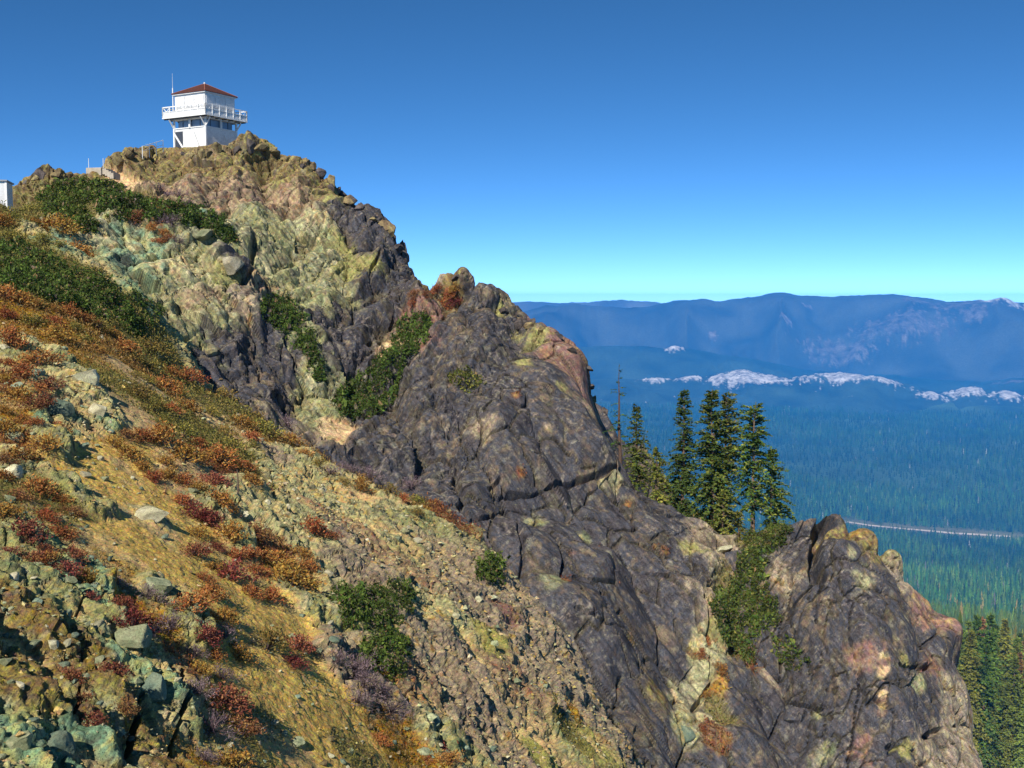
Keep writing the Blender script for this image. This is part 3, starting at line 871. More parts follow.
zonesA = [(0, 215, 14, 'olive'), (25, 225, 10, 'cream'), (45, 235, 10, 'cream'), (75, 250, 12, 'teal'), (110, 270, 14, 'cream'), (130, 285, 14, 'teal'), (30, 250, 18, 'olive'), (60, 270, 24, 'olive'), (10, 280, 24, 'olive'), (100, 310, 20, 'olive'), (140, 320, 14, 'olive'),
          (20, 310, 20, 'orange'), (60, 330, 24, 'orange'), (110, 350, 22, 'orange'), (15, 350, 12, 'cream'), (35, 365, 12, 'green'), (60, 385, 18, 'cream'), (85, 405, 16, 'cream'), (95, 420, 12, 'teal'), (60, 420, 16, 'teal'), (15, 380, 14, 'rust'), (25, 410, 14, 'orange'),
          (130, 370, 10, 'sand'), (150, 355, 16, 'olive'), (180, 380, 18, 'olive'), (215, 400, 14, 'olive'), (190, 430, 24, 'olive'), (215, 445, 18, 'olive'), (130, 410, 9, 'sand'), (205, 415, 8, 'sand'), (222, 430, 7, 'sand'), (190, 372, 7, 'cream'), (240, 420, 10, 'olive'),
          (255, 430, 10, 'orange'), (225, 470, 14, 'rust'), (180, 470, 12, 'sand'), (140, 450, 12, 'dirt'), (105, 455, 16, 'dirt'), (60, 450, 14, 'green'), (15, 470, 14, 'cream'), (15, 440, 12, 'rust'), (120, 490, 16, 'dirt'), (150, 515, 14, 'cream'), (165, 545, 18, 'dirt'), (185, 520, 14, 'dirt'), (140, 550, 14, 'dirt'), (85, 500, 14, 'green'),
          (40, 500, 18, 'olive'), (20, 550, 18, 'green'), (55, 560, 18, 'teal'), (80, 600, 18, 'teal'), (40, 600, 18, 'green'), (110, 570, 12, 'orange'), (115, 640, 24, 'green'), (140, 620, 14, 'orange'), (150, 690, 22, 'teal'), (170, 720, 16, 'green'), (125, 730, 20, 'brown'), (75, 680, 24, 'brown'), (30, 660, 24, 'brown'), (40, 720, 22, 'brown'), (20, 760, 20, 'teal'), (60, 750, 18, 'teal'), (90, 720, 14, 'green'),
          (170, 600, 16, 'green'), (195, 640, 12, 'green'), (180, 660, 12, 'rust'), (225, 580, 16, 'dirt'), (240, 610, 14, 'dirt'), (210, 610, 12, 'dirt'), (265, 640, 18, 'dirt'), (270, 600, 12, 'dirt'), (255, 680, 18, 'dirt'), (300, 690, 22, 'dirt'), (330, 705, 16, 'dirt'), (285, 655, 14, 'dirt'), (270, 720, 18, 'olive'), (230, 700, 14, 'olive'), (220, 740, 18, 'olive'), (310, 745, 20, 'dirt'), (350, 745, 16, 'olive'), (180, 750, 14, 'orange'),
          (245, 490, 14, 'cream'), (225, 510, 14, 'green'), (250, 520, 16, 'cream'), (290, 490, 14, 'cream'), (275, 460, 10, 'mauve'), (310, 475, 18, 'cream'), (350, 490, 16, 'cream'), (330, 465, 8, 'orange'), (360, 480, 7, 'orange'), (385, 495, 12, 'cream'), (400, 510, 16, 'cream'), (365, 500, 8, 'sand'), (420, 505, 8, 'orange'), (440, 510, 8, 'rust'), (300, 530, 16, 'cream'), (345, 530, 14, 'pinkish'), (370, 530, 18, 'cream'), (420, 530, 18, 'green'),
          (270, 550, 14, 'rust'), (240, 540, 12, 'green'), (290, 570, 14, 'orange'), (320, 570, 16, 'cream'), (340, 580, 16, 'mauve'), (360, 560, 16, 'mauve'), (310, 610, 16, 'green'), (330, 600, 10, 'cream'), (400, 570, 18, 'pinkish'), (440, 550, 18, 'mauve'), (400, 550, 14, 'green'), (450, 590, 22, 'mauve'), (430, 610, 18, 'cream'), (490, 590, 20, 'mauve'), (515, 610, 18, 'mauve'),
          (345, 650, 12, 'mauve'), (350, 680, 14, 'mauve'), (380, 700, 14, 'mauve'), (440, 650, 20, 'mauve'), (425, 640, 9, 'cream'), (460, 635, 8, 'cream'), (480, 640, 9, 'lichen'), (490, 660, 8, 'lichen'), (470, 680, 22, 'mauve'), (510, 690, 20, 'pinkish'), (530, 650, 16, 'mauve'), (545, 690, 16, 'mauve'), (430, 710, 16, 'pinkish'), (400, 740, 18, 'orange'), (440, 750, 18, 'green'), (380, 690, 12, 'orange'), (480, 740, 18, 'mauve'), (530, 750, 12, 'lichen'), (590, 750, 12, 'lichen'), (560, 720, 12, 'olive'), (550, 735, 9, 'green'), (565, 710, 8, 'orange'), (500, 620, 10, 'rustrock')]
anA, zA = anchors(zonesA, 0)
relA, cellsA = rock_relief(PA, 1.7, 14, 0.5, 1.1, (.40, .44, .30), 0.04, 0.25, (1.2, 1.0, .8))
anA = [(c, r * (1.35 if k in ('dirt', 'sand') else 1.0), k) for c, r, k in anA]
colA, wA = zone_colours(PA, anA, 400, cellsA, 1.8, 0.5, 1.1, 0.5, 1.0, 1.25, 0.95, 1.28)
soil = (1 - sstep(-0.10, 0.16, relA + 0.10 * fbm(PA * 2.2, 3, 455))) * 0.88
soil = soil * (1 - 0.45 * sstep(0.3, 0.8, wA['mauve']))
soilc = ramp('dirt', 0.5 + 0.5 * fbm(PA * 3.1, 4, 456, 0.7)) * (0.80 + 0.25 * fbm(PA * 0.5, 3, 457))[:, None]
colA = colA * (1 - soil[:, None]) + soil[:, None] * soilc
softA = sum(wA[k] for k in ('dirt', 'sand', 'olive', 'orange', 'rust') if k in wA)
G_ = softA.reshape(rowsA, colsA)
for _ in range(2):      # soil laps gently against the outcrops
    for ax, k_ in ((0, 9), (1, 7)):
        G_ = sum(np.roll(G_, j_, ax) for j_ in range(-k_, k_ + 1)) / (2 * k_ + 1)
softA = G_.ravel()
rockA = np.clip(1 - 0.92 * sstep(0.25, 0.75, softA), 0.0, 1)
nearfade = sstep(4, 12, np.hypot(PA[:, 0], PA[:, 1]))
offA = (relA + 0.12) * rockA + (0.05 + 0.05 * rockA) * fbm(PA * 1.6, 5, 77) + (0.02 + 0.03 * rockA) * fbm(PA * 6, 3, 78)
cracksA = [([(182, 668), (180, 700), (172, 740), (168, 768)], 0.07, 0.5), ([(127, 768), (128, 730), (133, 705)], 0.08, 0.45), ([(66, 700), (70, 720), (58, 738)], 0.05, 0.25), ([(455, 660), (470, 690), (490, 708)], 0.12, 0.4), ([(72, 432), (62, 440)], 0.15, .4), ([(505, 730), (520, 745)], 0.12, 0.35)]
for (ln, w, dep) in lines(zA, cracksA):
    offA = offA - groove(PA, ln, w, dep)
PA2 = PA + NA * (offA * (0.15 + 0.85 * nearfade))[:, None]

def build_patch(name, P, rows, cols, col, mat, flip, label):
    f = grid_faces(rows, cols)
    if flip: f = f[:, ::-1]
    me = mesh_np(name, P, f, col, smooth=False)
    o = link(name, me, mat)
    tag(o, label, None, None, 'structure')
    return o
NA2 = grid_normals(PA2, rowsA, colsA); NA2 *= np.sign((NA2 * NA).sum(1))[:, None]
NB2 = grid_normals(PB2, B.rows, B.cols); NB2 *= np.sign((NB2 * NB).sum(1))[:, None]
NC2 = grid_normals(PC2, Cp.rows, Cp.cols); NC2 *= np.sign((NC2 * NC).sum(1))[:, None]
nf = np.cross(PB[1] - PB[0], PB[B.cols] - PB[0])
build_patch('hillside_terrain', PA2, rowsA, colsA, colA, MAT_ROCK_NEAR, False, 'near slope of yellow dirt, loose stones and broken rock')
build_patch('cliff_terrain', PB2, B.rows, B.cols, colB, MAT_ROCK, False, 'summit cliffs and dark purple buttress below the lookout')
build_patch('crag_terrain', PC2, Cp.rows, Cp.cols, colC, MAT_ROCK, False, 'dark rock fin with a split top in front of the forest')
ZM = ZMap()
ZM.add(PA2, NA2, 0); ZM.add(PB2, NB2, 1); ZM.add(PC2, NC2, 2)
# ------------------------------------------------------------------ the valley and the far ranges
_r = np.array([0, 40, 75, 120, 200, 350, 700, 1300, 2200, 3200, 4200, 6000, 8000, 30000], float)
_z = np.array([-30, -48, -72, -88, -106, -140, -232, -378, -565, -735, -850, -845, -820, -800], float)

def valley_z(x, y):
    r = np.hypot(x, y)
    z = np.interp(np.log(r + 1), np.log(_r + 1), _z)
    P = np.stack([x / 900, y / 900, np.zeros_like(x)], 1)
    amp = np.interp(r, [0, 200, 1500, 3000, 9000], [0, 3, 14, 12, 35])
    z = z + amp * fbm(P, 4, 501)
    return z

SK = {  # crest lines of the far ranges as bearing (picture column) and elevation (picture row)
    'main': [(380, 322), (470, 318), (520, 313), (545, 306), (575, 303), (605, 307), (640, 309), (668, 302), (700, 300), (720, 302), (745, 297), (775, 294), (805, 294), (830, 296), (855, 294), (885, 293.5), (915, 297), (945, 301), (975, 300), (1024, 303), (1100, 300), (1250, 306)],
    'back': [(380, 303), (510, 302.5), (530, 301), (560, 303), (590, 301), (620, 300), (650, 301), (700, 306), (1250, 310)],
    'mid':  [(380, 342), (560, 347), (620, 345), (680, 348), (740, 356), (800, 368), (860, 374), (930, 379), (985, 383), (1024, 380), (1100, 384), (1250, 388)],
    'low':  [(380, 384), (560, 380), (650, 381), (700, 378), (745, 373), (790, 378), (840, 374), (890, 382), (940, 392), (980, 388), (1024, 397), (1250, 400)],
}
def sk_el(name, az):
    a = np.array([math.atan((u - 512) / FPX) for u, v in SK[name]])
    e = np.array([(HORIZON_V - v) / FPX * math.cos(math.atan((u - 512) / FPX)) for u, v in SK[name]])
    return np.interp(az, a, e)

def ground_material():
    m, nt, b = new_mat('forest_floor')
    L = nt.links.new
    a = nn(nt, 'ShaderNodeAttribute'); a.attribute_name = 'Col'
    geo = nn(nt, 'ShaderNodeNewGeometry')
    n = noise_node(nt, 0.05, 6, 0.8, geo.outputs['Position'])
    h = nn(nt, 'ShaderNodeHueSaturation')
    L(a.outputs['Color'], h.inputs['Color'])
    L(maprange(nt, n.outputs['Fac'], 0.3, 0.7, 0.6, 1.5), h.inputs['Value'])
    L(h.outputs['Color'], b.inputs['Base Color'])
    bp = nn(nt, 'ShaderNodeBump'); bp.inputs['Strength'].default_value = 0.8; bp.inputs['Distance'].default_value = 14
    L(n.outputs['Fac'], bp.inputs['Height']); L(bp.outputs[0], b.inputs['Normal'])
    return m
MAT_FLOOR = ground_material()

def polar(az0, az1, daz, rs):
    az = np.arange(R(az0), R(az1), R(daz))
    A, RR_ = np.meshgrid(az, rs)
    return A.ravel(), RR_.ravel(), len(rs), len(az)

# valley floor: one sheet from below the cliffs to the foot of the ranges
A_, R_, rw, cl = polar(-60, 60, 0.25, np.exp(np.arange(math.log(30), math.log(17000), 0.022)))
x, y = R_ * np.sin(A_), R_ * np.cos(A_)
z = valley_z(x, y)
cl_ = np.zeros((len(x), 3), np.float32)
f = fbm(np.stack([x / 260, y / 260, x * 0], 1), 4, 510)
cl_[:] = (0.045, 0.075, 0.03)
cl_ *= (1 + 0.5 * f)[:, None]
# a shrubby clearing beside the road
RO = [(846, 522.5), (870, 526), (900, 529), (935, 532), (955, 534), (985, 535.5), (1010, 537)]
def on_valley(u, v):
    d = at(u, v, 1.0)
    lo, hi = 50.0, 9000.0
    for _ in range(60):
        mid = math.sqrt(lo * hi)
        p = d * mid
        if p[2] > valley_z(np.array([p[0]]), np.array([p[1]]))[0]: lo = mid
        else: hi = mid
    return d * lo
ROAD = [on_valley(u, v) for u, v in RO]
def road_dist(x, y, pts):
    P2 = np.stack([x, y], 1)
    d = np.full(len(x), 1e9)
    for a, b in zip(pts[:-1], pts[1:]):
        a2, b2 = a[:2], b[:2]
        ab = b2 - a2
        t = np.clip(((P2 - a2) @ ab) / (ab @ ab), 0, 1)
        d = np.minimum(d, np.linalg.norm(P2 - a2 - t[:, None] * ab, axis=1))
    return d
rd = road_dist(x, y, ROAD)
m_ = (rd < 90)[:, None]
cl_ = np.where(m_, np.array([(0.16, 0.15, 0.06)], np.float32) * (1 + 0.3 * f)[:, None], cl_)
me = mesh_np('valley_ground', np.stack([x, y, z], 1), grid_faces(rw, cl)[:, ::-1], cl_, True)
o = link('valley_ground', me, MAT_FLOOR)
tag(o, 'forested valley floor below the cliffs', None, None, 'structure')

# road
rp = []
for a, b in zip(ROAD[:-1], ROAD[1:]):
    n_ = 14
    rp += [a + (b - a) * i / n_ for i in range(n_)]
rp.append(ROAD[-1])
rv = []
for i, p in enumerate(rp):
    d = rp[min(i + 1, len(rp) - 1)] - rp[max(i - 1, 0)]
    s = np.array([d[1], -d[0], 0]); s /= np.linalg.norm(s)
    for k in (-1, 1):
        q = p + s * k * 13
        q[2] = valley_z(np.array([q[0]]), np.array([q[1]]))[0] + 2.5
        rv.append(q)
rf = np.array([(2 * i, 2 * i + 1, 2 * i + 3, 2 * i + 2) for i in range(len(rp) - 1)])
MAT_ROAD = paint_material('pale_gravel', (.60, .48, .36), 0.9, 0.15, 0.02)
o = link('road', mesh_np('road', np.array(rv), rf), MAT_ROAD)
tag(o, 'pale straight road cut through the valley forest', None, None, 'structure')

def blob(az, r, u, v0, rr, du, dr):
    """1 inside a soft patch around a bearing and a distance"""
    a = math.atan((u - 512) / FPX)
    return np.exp(-(((az - a) / (du / FPX)) ** 2) - ((r - rr) / dr) ** 2)

def hill_range(name, crest, r0, rc, r1, base, label, rough, patches, colr, seed, az=(-36, 42), fold=0.6):
    A, Rr, rw, cl = polar(az[0], az[1], 0.07, np.concatenate([np.linspace(r0, rc, 130), np.linspace(rc, r1, 30)[1:]]))
    x, y = Rr * np.sin(A), Rr * np.cos(A)
    P = np.stack([x / rough, y / rough, x * 0], 1)
    top = sk_el(crest, A) * rc
    top = top + rc * 0.0016 * fbm(np.stack([A * 42, A * 0, A * 0], 1), 4, seed + 20, 0.6)
    nz = fbm(P, 5, seed, 0.55)
    ridged = 1 - np.abs(fbm(np.stack([A * rc / rough * 1.3, Rr / rough * 0.45, x * 0], 1), 4, seed + 9))
    t = np.where(Rr < rc, (Rr - r0) / (rc - r0), 1 - (Rr - rc) / (r1 - rc) * 0.9)
    s = sstep(0, 1, t)
    z = base + (top - base) * s ** 0.8
    side = 4 * s * (1 - s)
    z = z + (top - base) * fold * side * (ridged - 0.75) + (top - base) * 0.10 * nz * side
    c = np.zeros((len(x), 3), np.float32); c[:] = colr
    c *= (1 + 0.45 * fbm(P * 5, 3, seed + 3))[:, None]
    rag = fbm(np.stack([A * 330, Rr / 150, x * 0], 1), 5, seed + 5, 0.8)
    lift = np.zeros(len(x)); knob = np.zeros(len(x))
    for (u, rr, du, dr, cc, thr) in patches:
        w = sstep(thr, thr + 0.25, blob(A, Rr, u, 0, rr, du, dr) * (1 + 0.0) + 0.55 * rag)
        c = c * (1 - w[:, None]) + w[:, None] * np.array(cc, np.float32) * (1 + 0.75 * fbm(P * 26, 3, seed + 31, 0.7))[:, None].clip(.25, 1.5)
        lift = np.maximum(lift, w)
        if cc is GR: knob = np.maximum(knob, blob(A, Rr, u, 0, rr, du * 0.8, dr * 0.9))
    z = z + lift * np.abs(rag) * 12 + 45 * knob
    me = mesh_np(name, np.stack([x, y, z], 1), grid_faces(rw, cl)[:, ::-1], c, True)
    o = link(name, me, MAT_FLOOR)
    tag(o, label, None, None, 'structure')

GR = (0.40, 0.375, 0.35)
LG = (0.14, 0.125, 0.115)
BR = (0.09, 0.078, 0.066)
DK = (0.028, 0.045, 0.028)
hill_range('hills', 'low', 8300, 9600, 10400, -840, 'low forested hills with bare white rock outcrops', 900,
           [(742, 9350, 30, 300, GR, .42), (725, 9300, 22, 200, GR, .5), (770, 9320, 24, 210, GR, .5), (840, 9380, 46, 220, GR, .48), (880, 9350, 30, 150, GR, .52), (655, 9400, 22, 120, GR, .6), (690, 9400, 20, 120, GR, .55),
            (968, 9350, 22, 260, GR, .52), (935, 9200, 16, 200, GR, .55), (1012, 9350, 18, 230, GR, .5), (1075, 9400, 30, 230, GR, .5)], DK, 601)
hill_range('mountain', 'mid', 9700, 10900, 11800, -800, 'long low ridge in front of the main range', 1300,
           [(675, 10750, 12, 130, GR, .62), (1015, 10650, 24, 200, BR, .55)], DK, 611)
hill_range('mountain_range', 'main', 11000, 13400, 15000, -790, 'broad forested range along the skyline', 1700,
           [(715, 12300, 9, 160, LG, .7), (805, 12800, 8, 160, LG, .68), (785, 12200, 14, 110, LG, .7), (960, 12800, 34, 330, BR, .5), (1000, 12900, 30, 330, GR, .6), (900, 12300, 60, 400, BR, .55), (840, 12000, 46, 330, BR, .55), (920, 12950, 22, 250, BR, .6), (975, 12500, 18, 220, BR, .5)], (0.045, 0.05, 0.04), 621)
hill_range('distant_range', 'back', 15200, 16200, 17000, -780, 'pale distant range on the horizon', 1800, [], (0.07, 0.07, 0.06), 631)
# ------------------------------------------------------------------ vegetation and stones
def inpoly(u, v, poly):
    r = np.zeros(len(u), bool)
    j = len(poly) - 1
    for i in range(len(poly)):
        xi, yi = poly[i]; xj, yj = poly[j]
        c = ((yi > v) != (yj > v)) & (u < (xj - xi) * (v - yi) / (yj - yi + 1e-9) + xi)
        r ^= c
        j = i
    return r

def rhombi(c, d, s, w, nrm):
    """leaf blades: centre, direction, length, width, face normal -> two bent triangles each"""
    side = np.cross(d, nrm)
    side /= np.linalg.norm(side, axis=1)[:, None] + 1e-9
    a = c - d * (s / 2)[:, None]
    b = c + d * (s / 2)[:, None]
    l = c + side * (w / 2)[:, None] + nrm * (w * 0.15)[:, None]
    r = c - side * (w / 2)[:, None] + nrm * (w * 0.15)[:, None]
    V = np.stack([a, l, b, r], 1).reshape(-1, 3)
    k = np.arange(len(c)) * 4
    F = np.concatenate([np.stack([k, k + 1, k + 2], 1), np.stack([k, k + 2, k + 3], 1)])
    return V, F

def rand_dirs(n, up=0.0):
    d = rng.normal(size=(n, 3))
    d[:, 2] += up
    d /= np.linalg.norm(d, axis=1)[:, None]
    return d

def mixcol(cols, n, jit=0.25):
    cols = np.array(cols)
    i = rng.integers(0, len(cols), n)
    j = rng.integers(0, len(cols), n)
    t = rng.random((n, 1))
    return (cols[i] * t + cols[j] * (1 - t)) * (1 + jit * rng.normal(size=(n, 1))).clip(0.3, 1.9)

MAT_LEAF = leaf_material('evergreen_leaves', 1.0, 0.0, 0.15)
MAT_HEATH = leaf_material('heath_leaves', 1.0, 0.22, 0.15)
MAT_NEEDLE = leaf_material('needles', 1.0, 0.25, 0.12)
MAT_WOOD = rock_material('bark', 6.0, 0.5, False, (.16, .11, .08), True)
MAT_TWIG = paint_material('grey_twigs', (.20, .15, .13), 0.9, 0.25, 20)

GREENS = [(.04, .08, .012), (.06, .105, .016), (.085, .13, .022), (.03, .055, .012), (.11, .14, .03)]
YGREENS = [(.10, .13, .02), (.14, .16, .03), (.07, .10, .02), (.17, .15, .035)]
SURF = {0: (PA2, NA2), 1: (PB2, NB2), 2: (PC2, NC2)}
zu = (np.arange(ZM.W * ZM.H) % ZM.W) - ZM.m
zv = (np.arange(ZM.W * ZM.H) // ZM.W) - ZM.m

def ground_under(polys, tids, cell=0.4):
    """all terrain points of the surveyed patch, hollows out of sight included"""
    m = np.zeros(len(zu), bool)
    for p in polys:
        m |= inpoly(zu.astype(float), zv.astype(float), p)
    m &= (ZM.z < 1e8) & np.isin(ZM.tagid, tids)
    Q = ZM.p[m]
    key = np.floor(Q / cell).astype(np.int64)
    vox = set(map(tuple, key))
    P_, N_ = [], []
    lo, hi = Q.min(0) - cell, Q.max(0) + cell
    for t in tids:
        P, N = SURF[t]
        ok = np.where(((P > lo) & (P < hi)).all(1))[0]
        kk = np.floor(P[ok] / cell).astype(np.int64)
        sel = np.array([tuple(k) in vox for k in kk], bool) if len(kk) else np.zeros(0, bool)
        P_.append(P[ok][sel]); N_.append(N[ok][sel])
    return np.concatenate(P_), np.concatenate(N_)

def shrub_mat(name, polys, tids, height, leaf, per_m2, cols, label, cat, group, seed, twig=True):
    P, N = ground_under(polys, tids)
    # thin the points to an even density
    key = np.floor(P / (leaf * 0.9)).astype(np.int64)
    _, first = np.unique(key, axis=0, return_index=True)
    P, N = P[first], N[first]
    reps = max(1, int(round(per_m2 * (leaf * 0.9) ** 2)))
    idx = np.repeat(np.arange(len(P)), reps)
    clump = fbm(P * 0.95 + seed, 3, seed, 0.6)
    cl2 = fbm(P * 2.6 + seed, 2, seed + 1, 0.6)
    H = height * np.clip(0.45 + 0.75 * clump + 0.45 * cl2, 0.06, 1.6)
    hgt = H[idx] * rng.random(len(idx)) ** 0.45
    idx = idx[rng.random(len(idx)) < sstep(-0.75, -0.2, clump + 0.8 * cl2)[idx] * 0.97 + 0.03]
    hgt = H[idx] * rng.random(len(idx)) ** 0.45
    c = P[idx] + rng.normal(size=(len(idx), 3)) * leaf * 0.55
    upv = N[idx] * 0.45 + np.array([0, 0, 0.55])
    c = c + upv * hgt[:, None]
    d = rand_dirs(len(idx), 0.7)
    nr = rand_dirs(len(idx), 0.9)
    s = leaf * np.exp(0.5 * rng.normal(size=len(idx)))
    stick = rng.random(len(idx)) < 0.07
    s = np.where(stick, leaf * 2.6, s)
    V, F = rhombi(c, d, s, np.where(stick, leaf * 0.13, s * 0.5), nr)
    cc = mixcol(cols, len(idx), 0.25) * (1 + 0.55 * fbm(P * 1.7 + seed, 3, seed + 2)[idx])[:, None].clip(0.45, 1.8)
    cc[stick] = mixcol([(.17, .13, .11), (.24, .19, .15), (.12, .08, .06)], stick.sum(), .2)
    dead = rng.random(len(idx)) < 0.03 + 0.12 * sstep(0.2, 0.6, fbm(P * 1.2 - seed, 3, seed + 4)[idx])
    cc[dead] = mixcol([(.22, .14, .06), (.28, .18, .09), (.18, .14, .12)], dead.sum(), .25)
    off = P.mean(0)
    o = link(name, mesh_np(name, V - off, F, np.repeat(cc, 4, 0)), MAT_LEAF)
    o.location = off
    tag(o, label, cat, group)
    return o

G_MAT = 'evergreen shrub mats on the cliffs and slope'
shrub_mat('evergreen_shrub', [[(40, 196), (60, 186), (84, 180), (104, 183), (122, 190), (112, 197), (90, 199), (78, 206), (84, 217), (98, 228), (94, 233), (78, 231), (62, 222), (44, 210)]], [0, 1], 0.6, 0.15, 480, GREENS + YGREENS[:2],
          'low dark green shrub mat below the trail, at the left of the hilltop', 'shrub', G_MAT, 11)
shrub_mat('evergreen_shrub', [[(96, 202), (118, 196), (150, 204), (184, 206), (212, 214), (231, 232), (234, 243), (222, 240), (205, 228), (180, 222), (150, 221), (120, 218), (100, 213)]], [1], 0.7, 0.15, 480, GREENS,
          'long dark green shrub band tapering right under the summit cliff', 'shrub', G_MAT, 12)
shrub_mat('evergreen_shrub', [[(-20, 242), (20, 248), (60, 262), (96, 278), (122, 290), (150, 302), (164, 312), (152, 322), (140, 338), (118, 328), (80, 312), (40, 298), (-20, 280)]], [0], 0.55, 0.11, 800, GREENS,
          'widest dark green shrub mat, draped over the left crest of the near slope', 'shrub', G_MAT, 13)
shrub_mat('evergreen_shrub', [[(262, 304), (274, 297), (290, 304), (303, 320), (313, 342), (323, 374), (317, 381), (306, 354), (291, 340), (274, 326), (262, 314)]], [1], 0.65, 0.14, 520, GREENS,
          'narrow dark green shrub streaming down a gully in the middle of the cliff', 'shrub', G_MAT, 14)
shrub_mat('evergreen_shrub', [[(404, 322), (420, 314), (430, 320), (428, 336), (412, 352), (404, 362), (400, 380), (396, 398), (380, 412), (368, 418), (346, 417), (335, 404), (340, 388), (362, 378), (386, 360), (396, 340)]], [1], 0.75, 0.14, 520, GREENS,
          'dark green shrub filling the notch left of the purple buttress', 'shrub', G_MAT, 15)
shrub_mat('evergreen_shrub', [[(341, 602), (352, 595), (372, 596), (394, 590), (412, 596), (409, 608), (392, 620), (402, 636), (404, 652), (396, 668), (388, 677), (374, 668), (366, 655), (371, 636), (348, 620), (338, 612)]], [0], 0.45, 0.075, 1300, GREENS + YGREENS[:1],
          'lone bright green shrub on the pale broken rock of the near slope', 'shrub', G_MAT, 16)
shrub_mat('evergreen_shrub', [[(744, 548), (752, 528), (790, 527), (784, 540), (768, 556), (762, 575), (772, 598), (778, 620), (764, 628), (752, 640), (748, 664), (736, 652), (722, 640), (712, 612), (716, 590), (738, 578)]], [1, 2], 0.7, 0.14, 520, GREENS + YGREENS,
          'green shrubs spilling down the gully between buttress and rock fin', 'shrub', G_MAT, 17)
shrub_mat('evergreen_shrub', [[(479, 573), (485, 565), (492, 561), (499, 570), (498, 581), (487, 582)]], [1, 0], 0.45, 0.13, 450, GREENS + YGREENS[:2],
          'small single green bush at the foot of the purple buttress', 'shrub', G_MAT, 18)
shrub_mat('evergreen_shrub', [[(778, 640), (792, 645), (806, 664), (794, 668), (780, 655)]], [1, 2], 0.7, 0.15, 400, GREENS + YGREENS,
          'tiny green bush low on the left flank of the rock fin', 'shrub', G_MAT, 19)
shrub_mat('evergreen_shrub', [[(452, 374), (470, 370), (482, 384), (470, 392), (456, 386)]], [1], 0.4, 0.14, 260, YGREENS + [(.24, .22, .05)],
          'yellow green tuft on a ledge of the purple buttress', 'shrub', G_MAT, 20, False)

# ---- low heath: nobody could count its sprigs
def ground_cover():
    parts = []
    names = ('olive', 'orange', 'rust')
    for (P, N, w, cell, size) in ((PA2, NA2, wA, 0.0, 1.0), (PB2, NB2, wB, 0.0, 1.0)):
        dist = P @ cF
        pr = sum(w[k] for k in names if k in w)
        patch = fbm(P * 0.8, 3, 901, 0.6)
        u, v, d = project(P)
        seen = (u > -60) & (u < 1084) & (v < 830) & (d > 9)
        area = 0.0029 * 0.00108 * dist ** 2 * 2.2 if P is PA2 else 0.0125
        lam = area * np.clip(3200 / np.clip(dist, 12, 200), 35, 260) * sstep(0.3, 0.7, pr + 0.35 * patch)
        k = rng.poisson(np.clip(np.where(seen, lam, 0), 0, 6))
        idx = np.repeat(np.arange(len(P)), k)
        n = len(idx)
        s = np.clip(dist[idx] * 0.0024, 0.05, 0.2) * (0.7 + 0.8 * rng.random(n))
        c = P[idx] + rng.normal(size=(n, 3)) * s[:, None] * 0.6 + np.array([0, 0, 1.0]) * (s * rng.random(n) * 1.2)[:, None]
        V, F = rhombi(c, rand_dirs(n, 1.2), s, s * 0.4, rand_dirs(n, 0.6))
        ol = mixcol([(.14, .13, .03), (.20, .17, .04), (.10, .11, .03), (.24, .17, .05)], n)
        og = mixcol([(.22, .12, .035), (.29, .17, .05), (.17, .08, .03), (.27, .20, .07)], n)
        ru = mixcol([(.16, .055, .025), (.24, .09, .03), (.11, .04, .03)], n)
        z0 = np.zeros(len(P))
        wo, wg, wr = w.get('olive', z0)[idx], w.get('orange', z0)[idx], w.get('rust', z0)[idx]
        pick = rng.random(n) * (wo + wg + wr + 1e-6)
        cc = np.where((pick < wo)[:, None], ol, np.where((pick < wo + wg)[:, None], og, ru))
        parts.append((V, F, np.repeat(cc, 4, 0)))
    b = 0
    Vs, Fs, Cs = [], [], []
    for V, F, c in parts:
        Vs.append(V); Fs.append(F + b); Cs.append(c); b += len(V)
    V = np.concatenate(Vs)
    print('GROUND COVER', len(V) // 4)
    o = link('ground_cover', mesh_np('ground_cover', V, np.concatenate(Fs), np.concatenate(Cs)), MAT_LEAF)
    tag(o, 'low olive and orange heath on the slopes', None, None, 'stuff')
ground_cover()

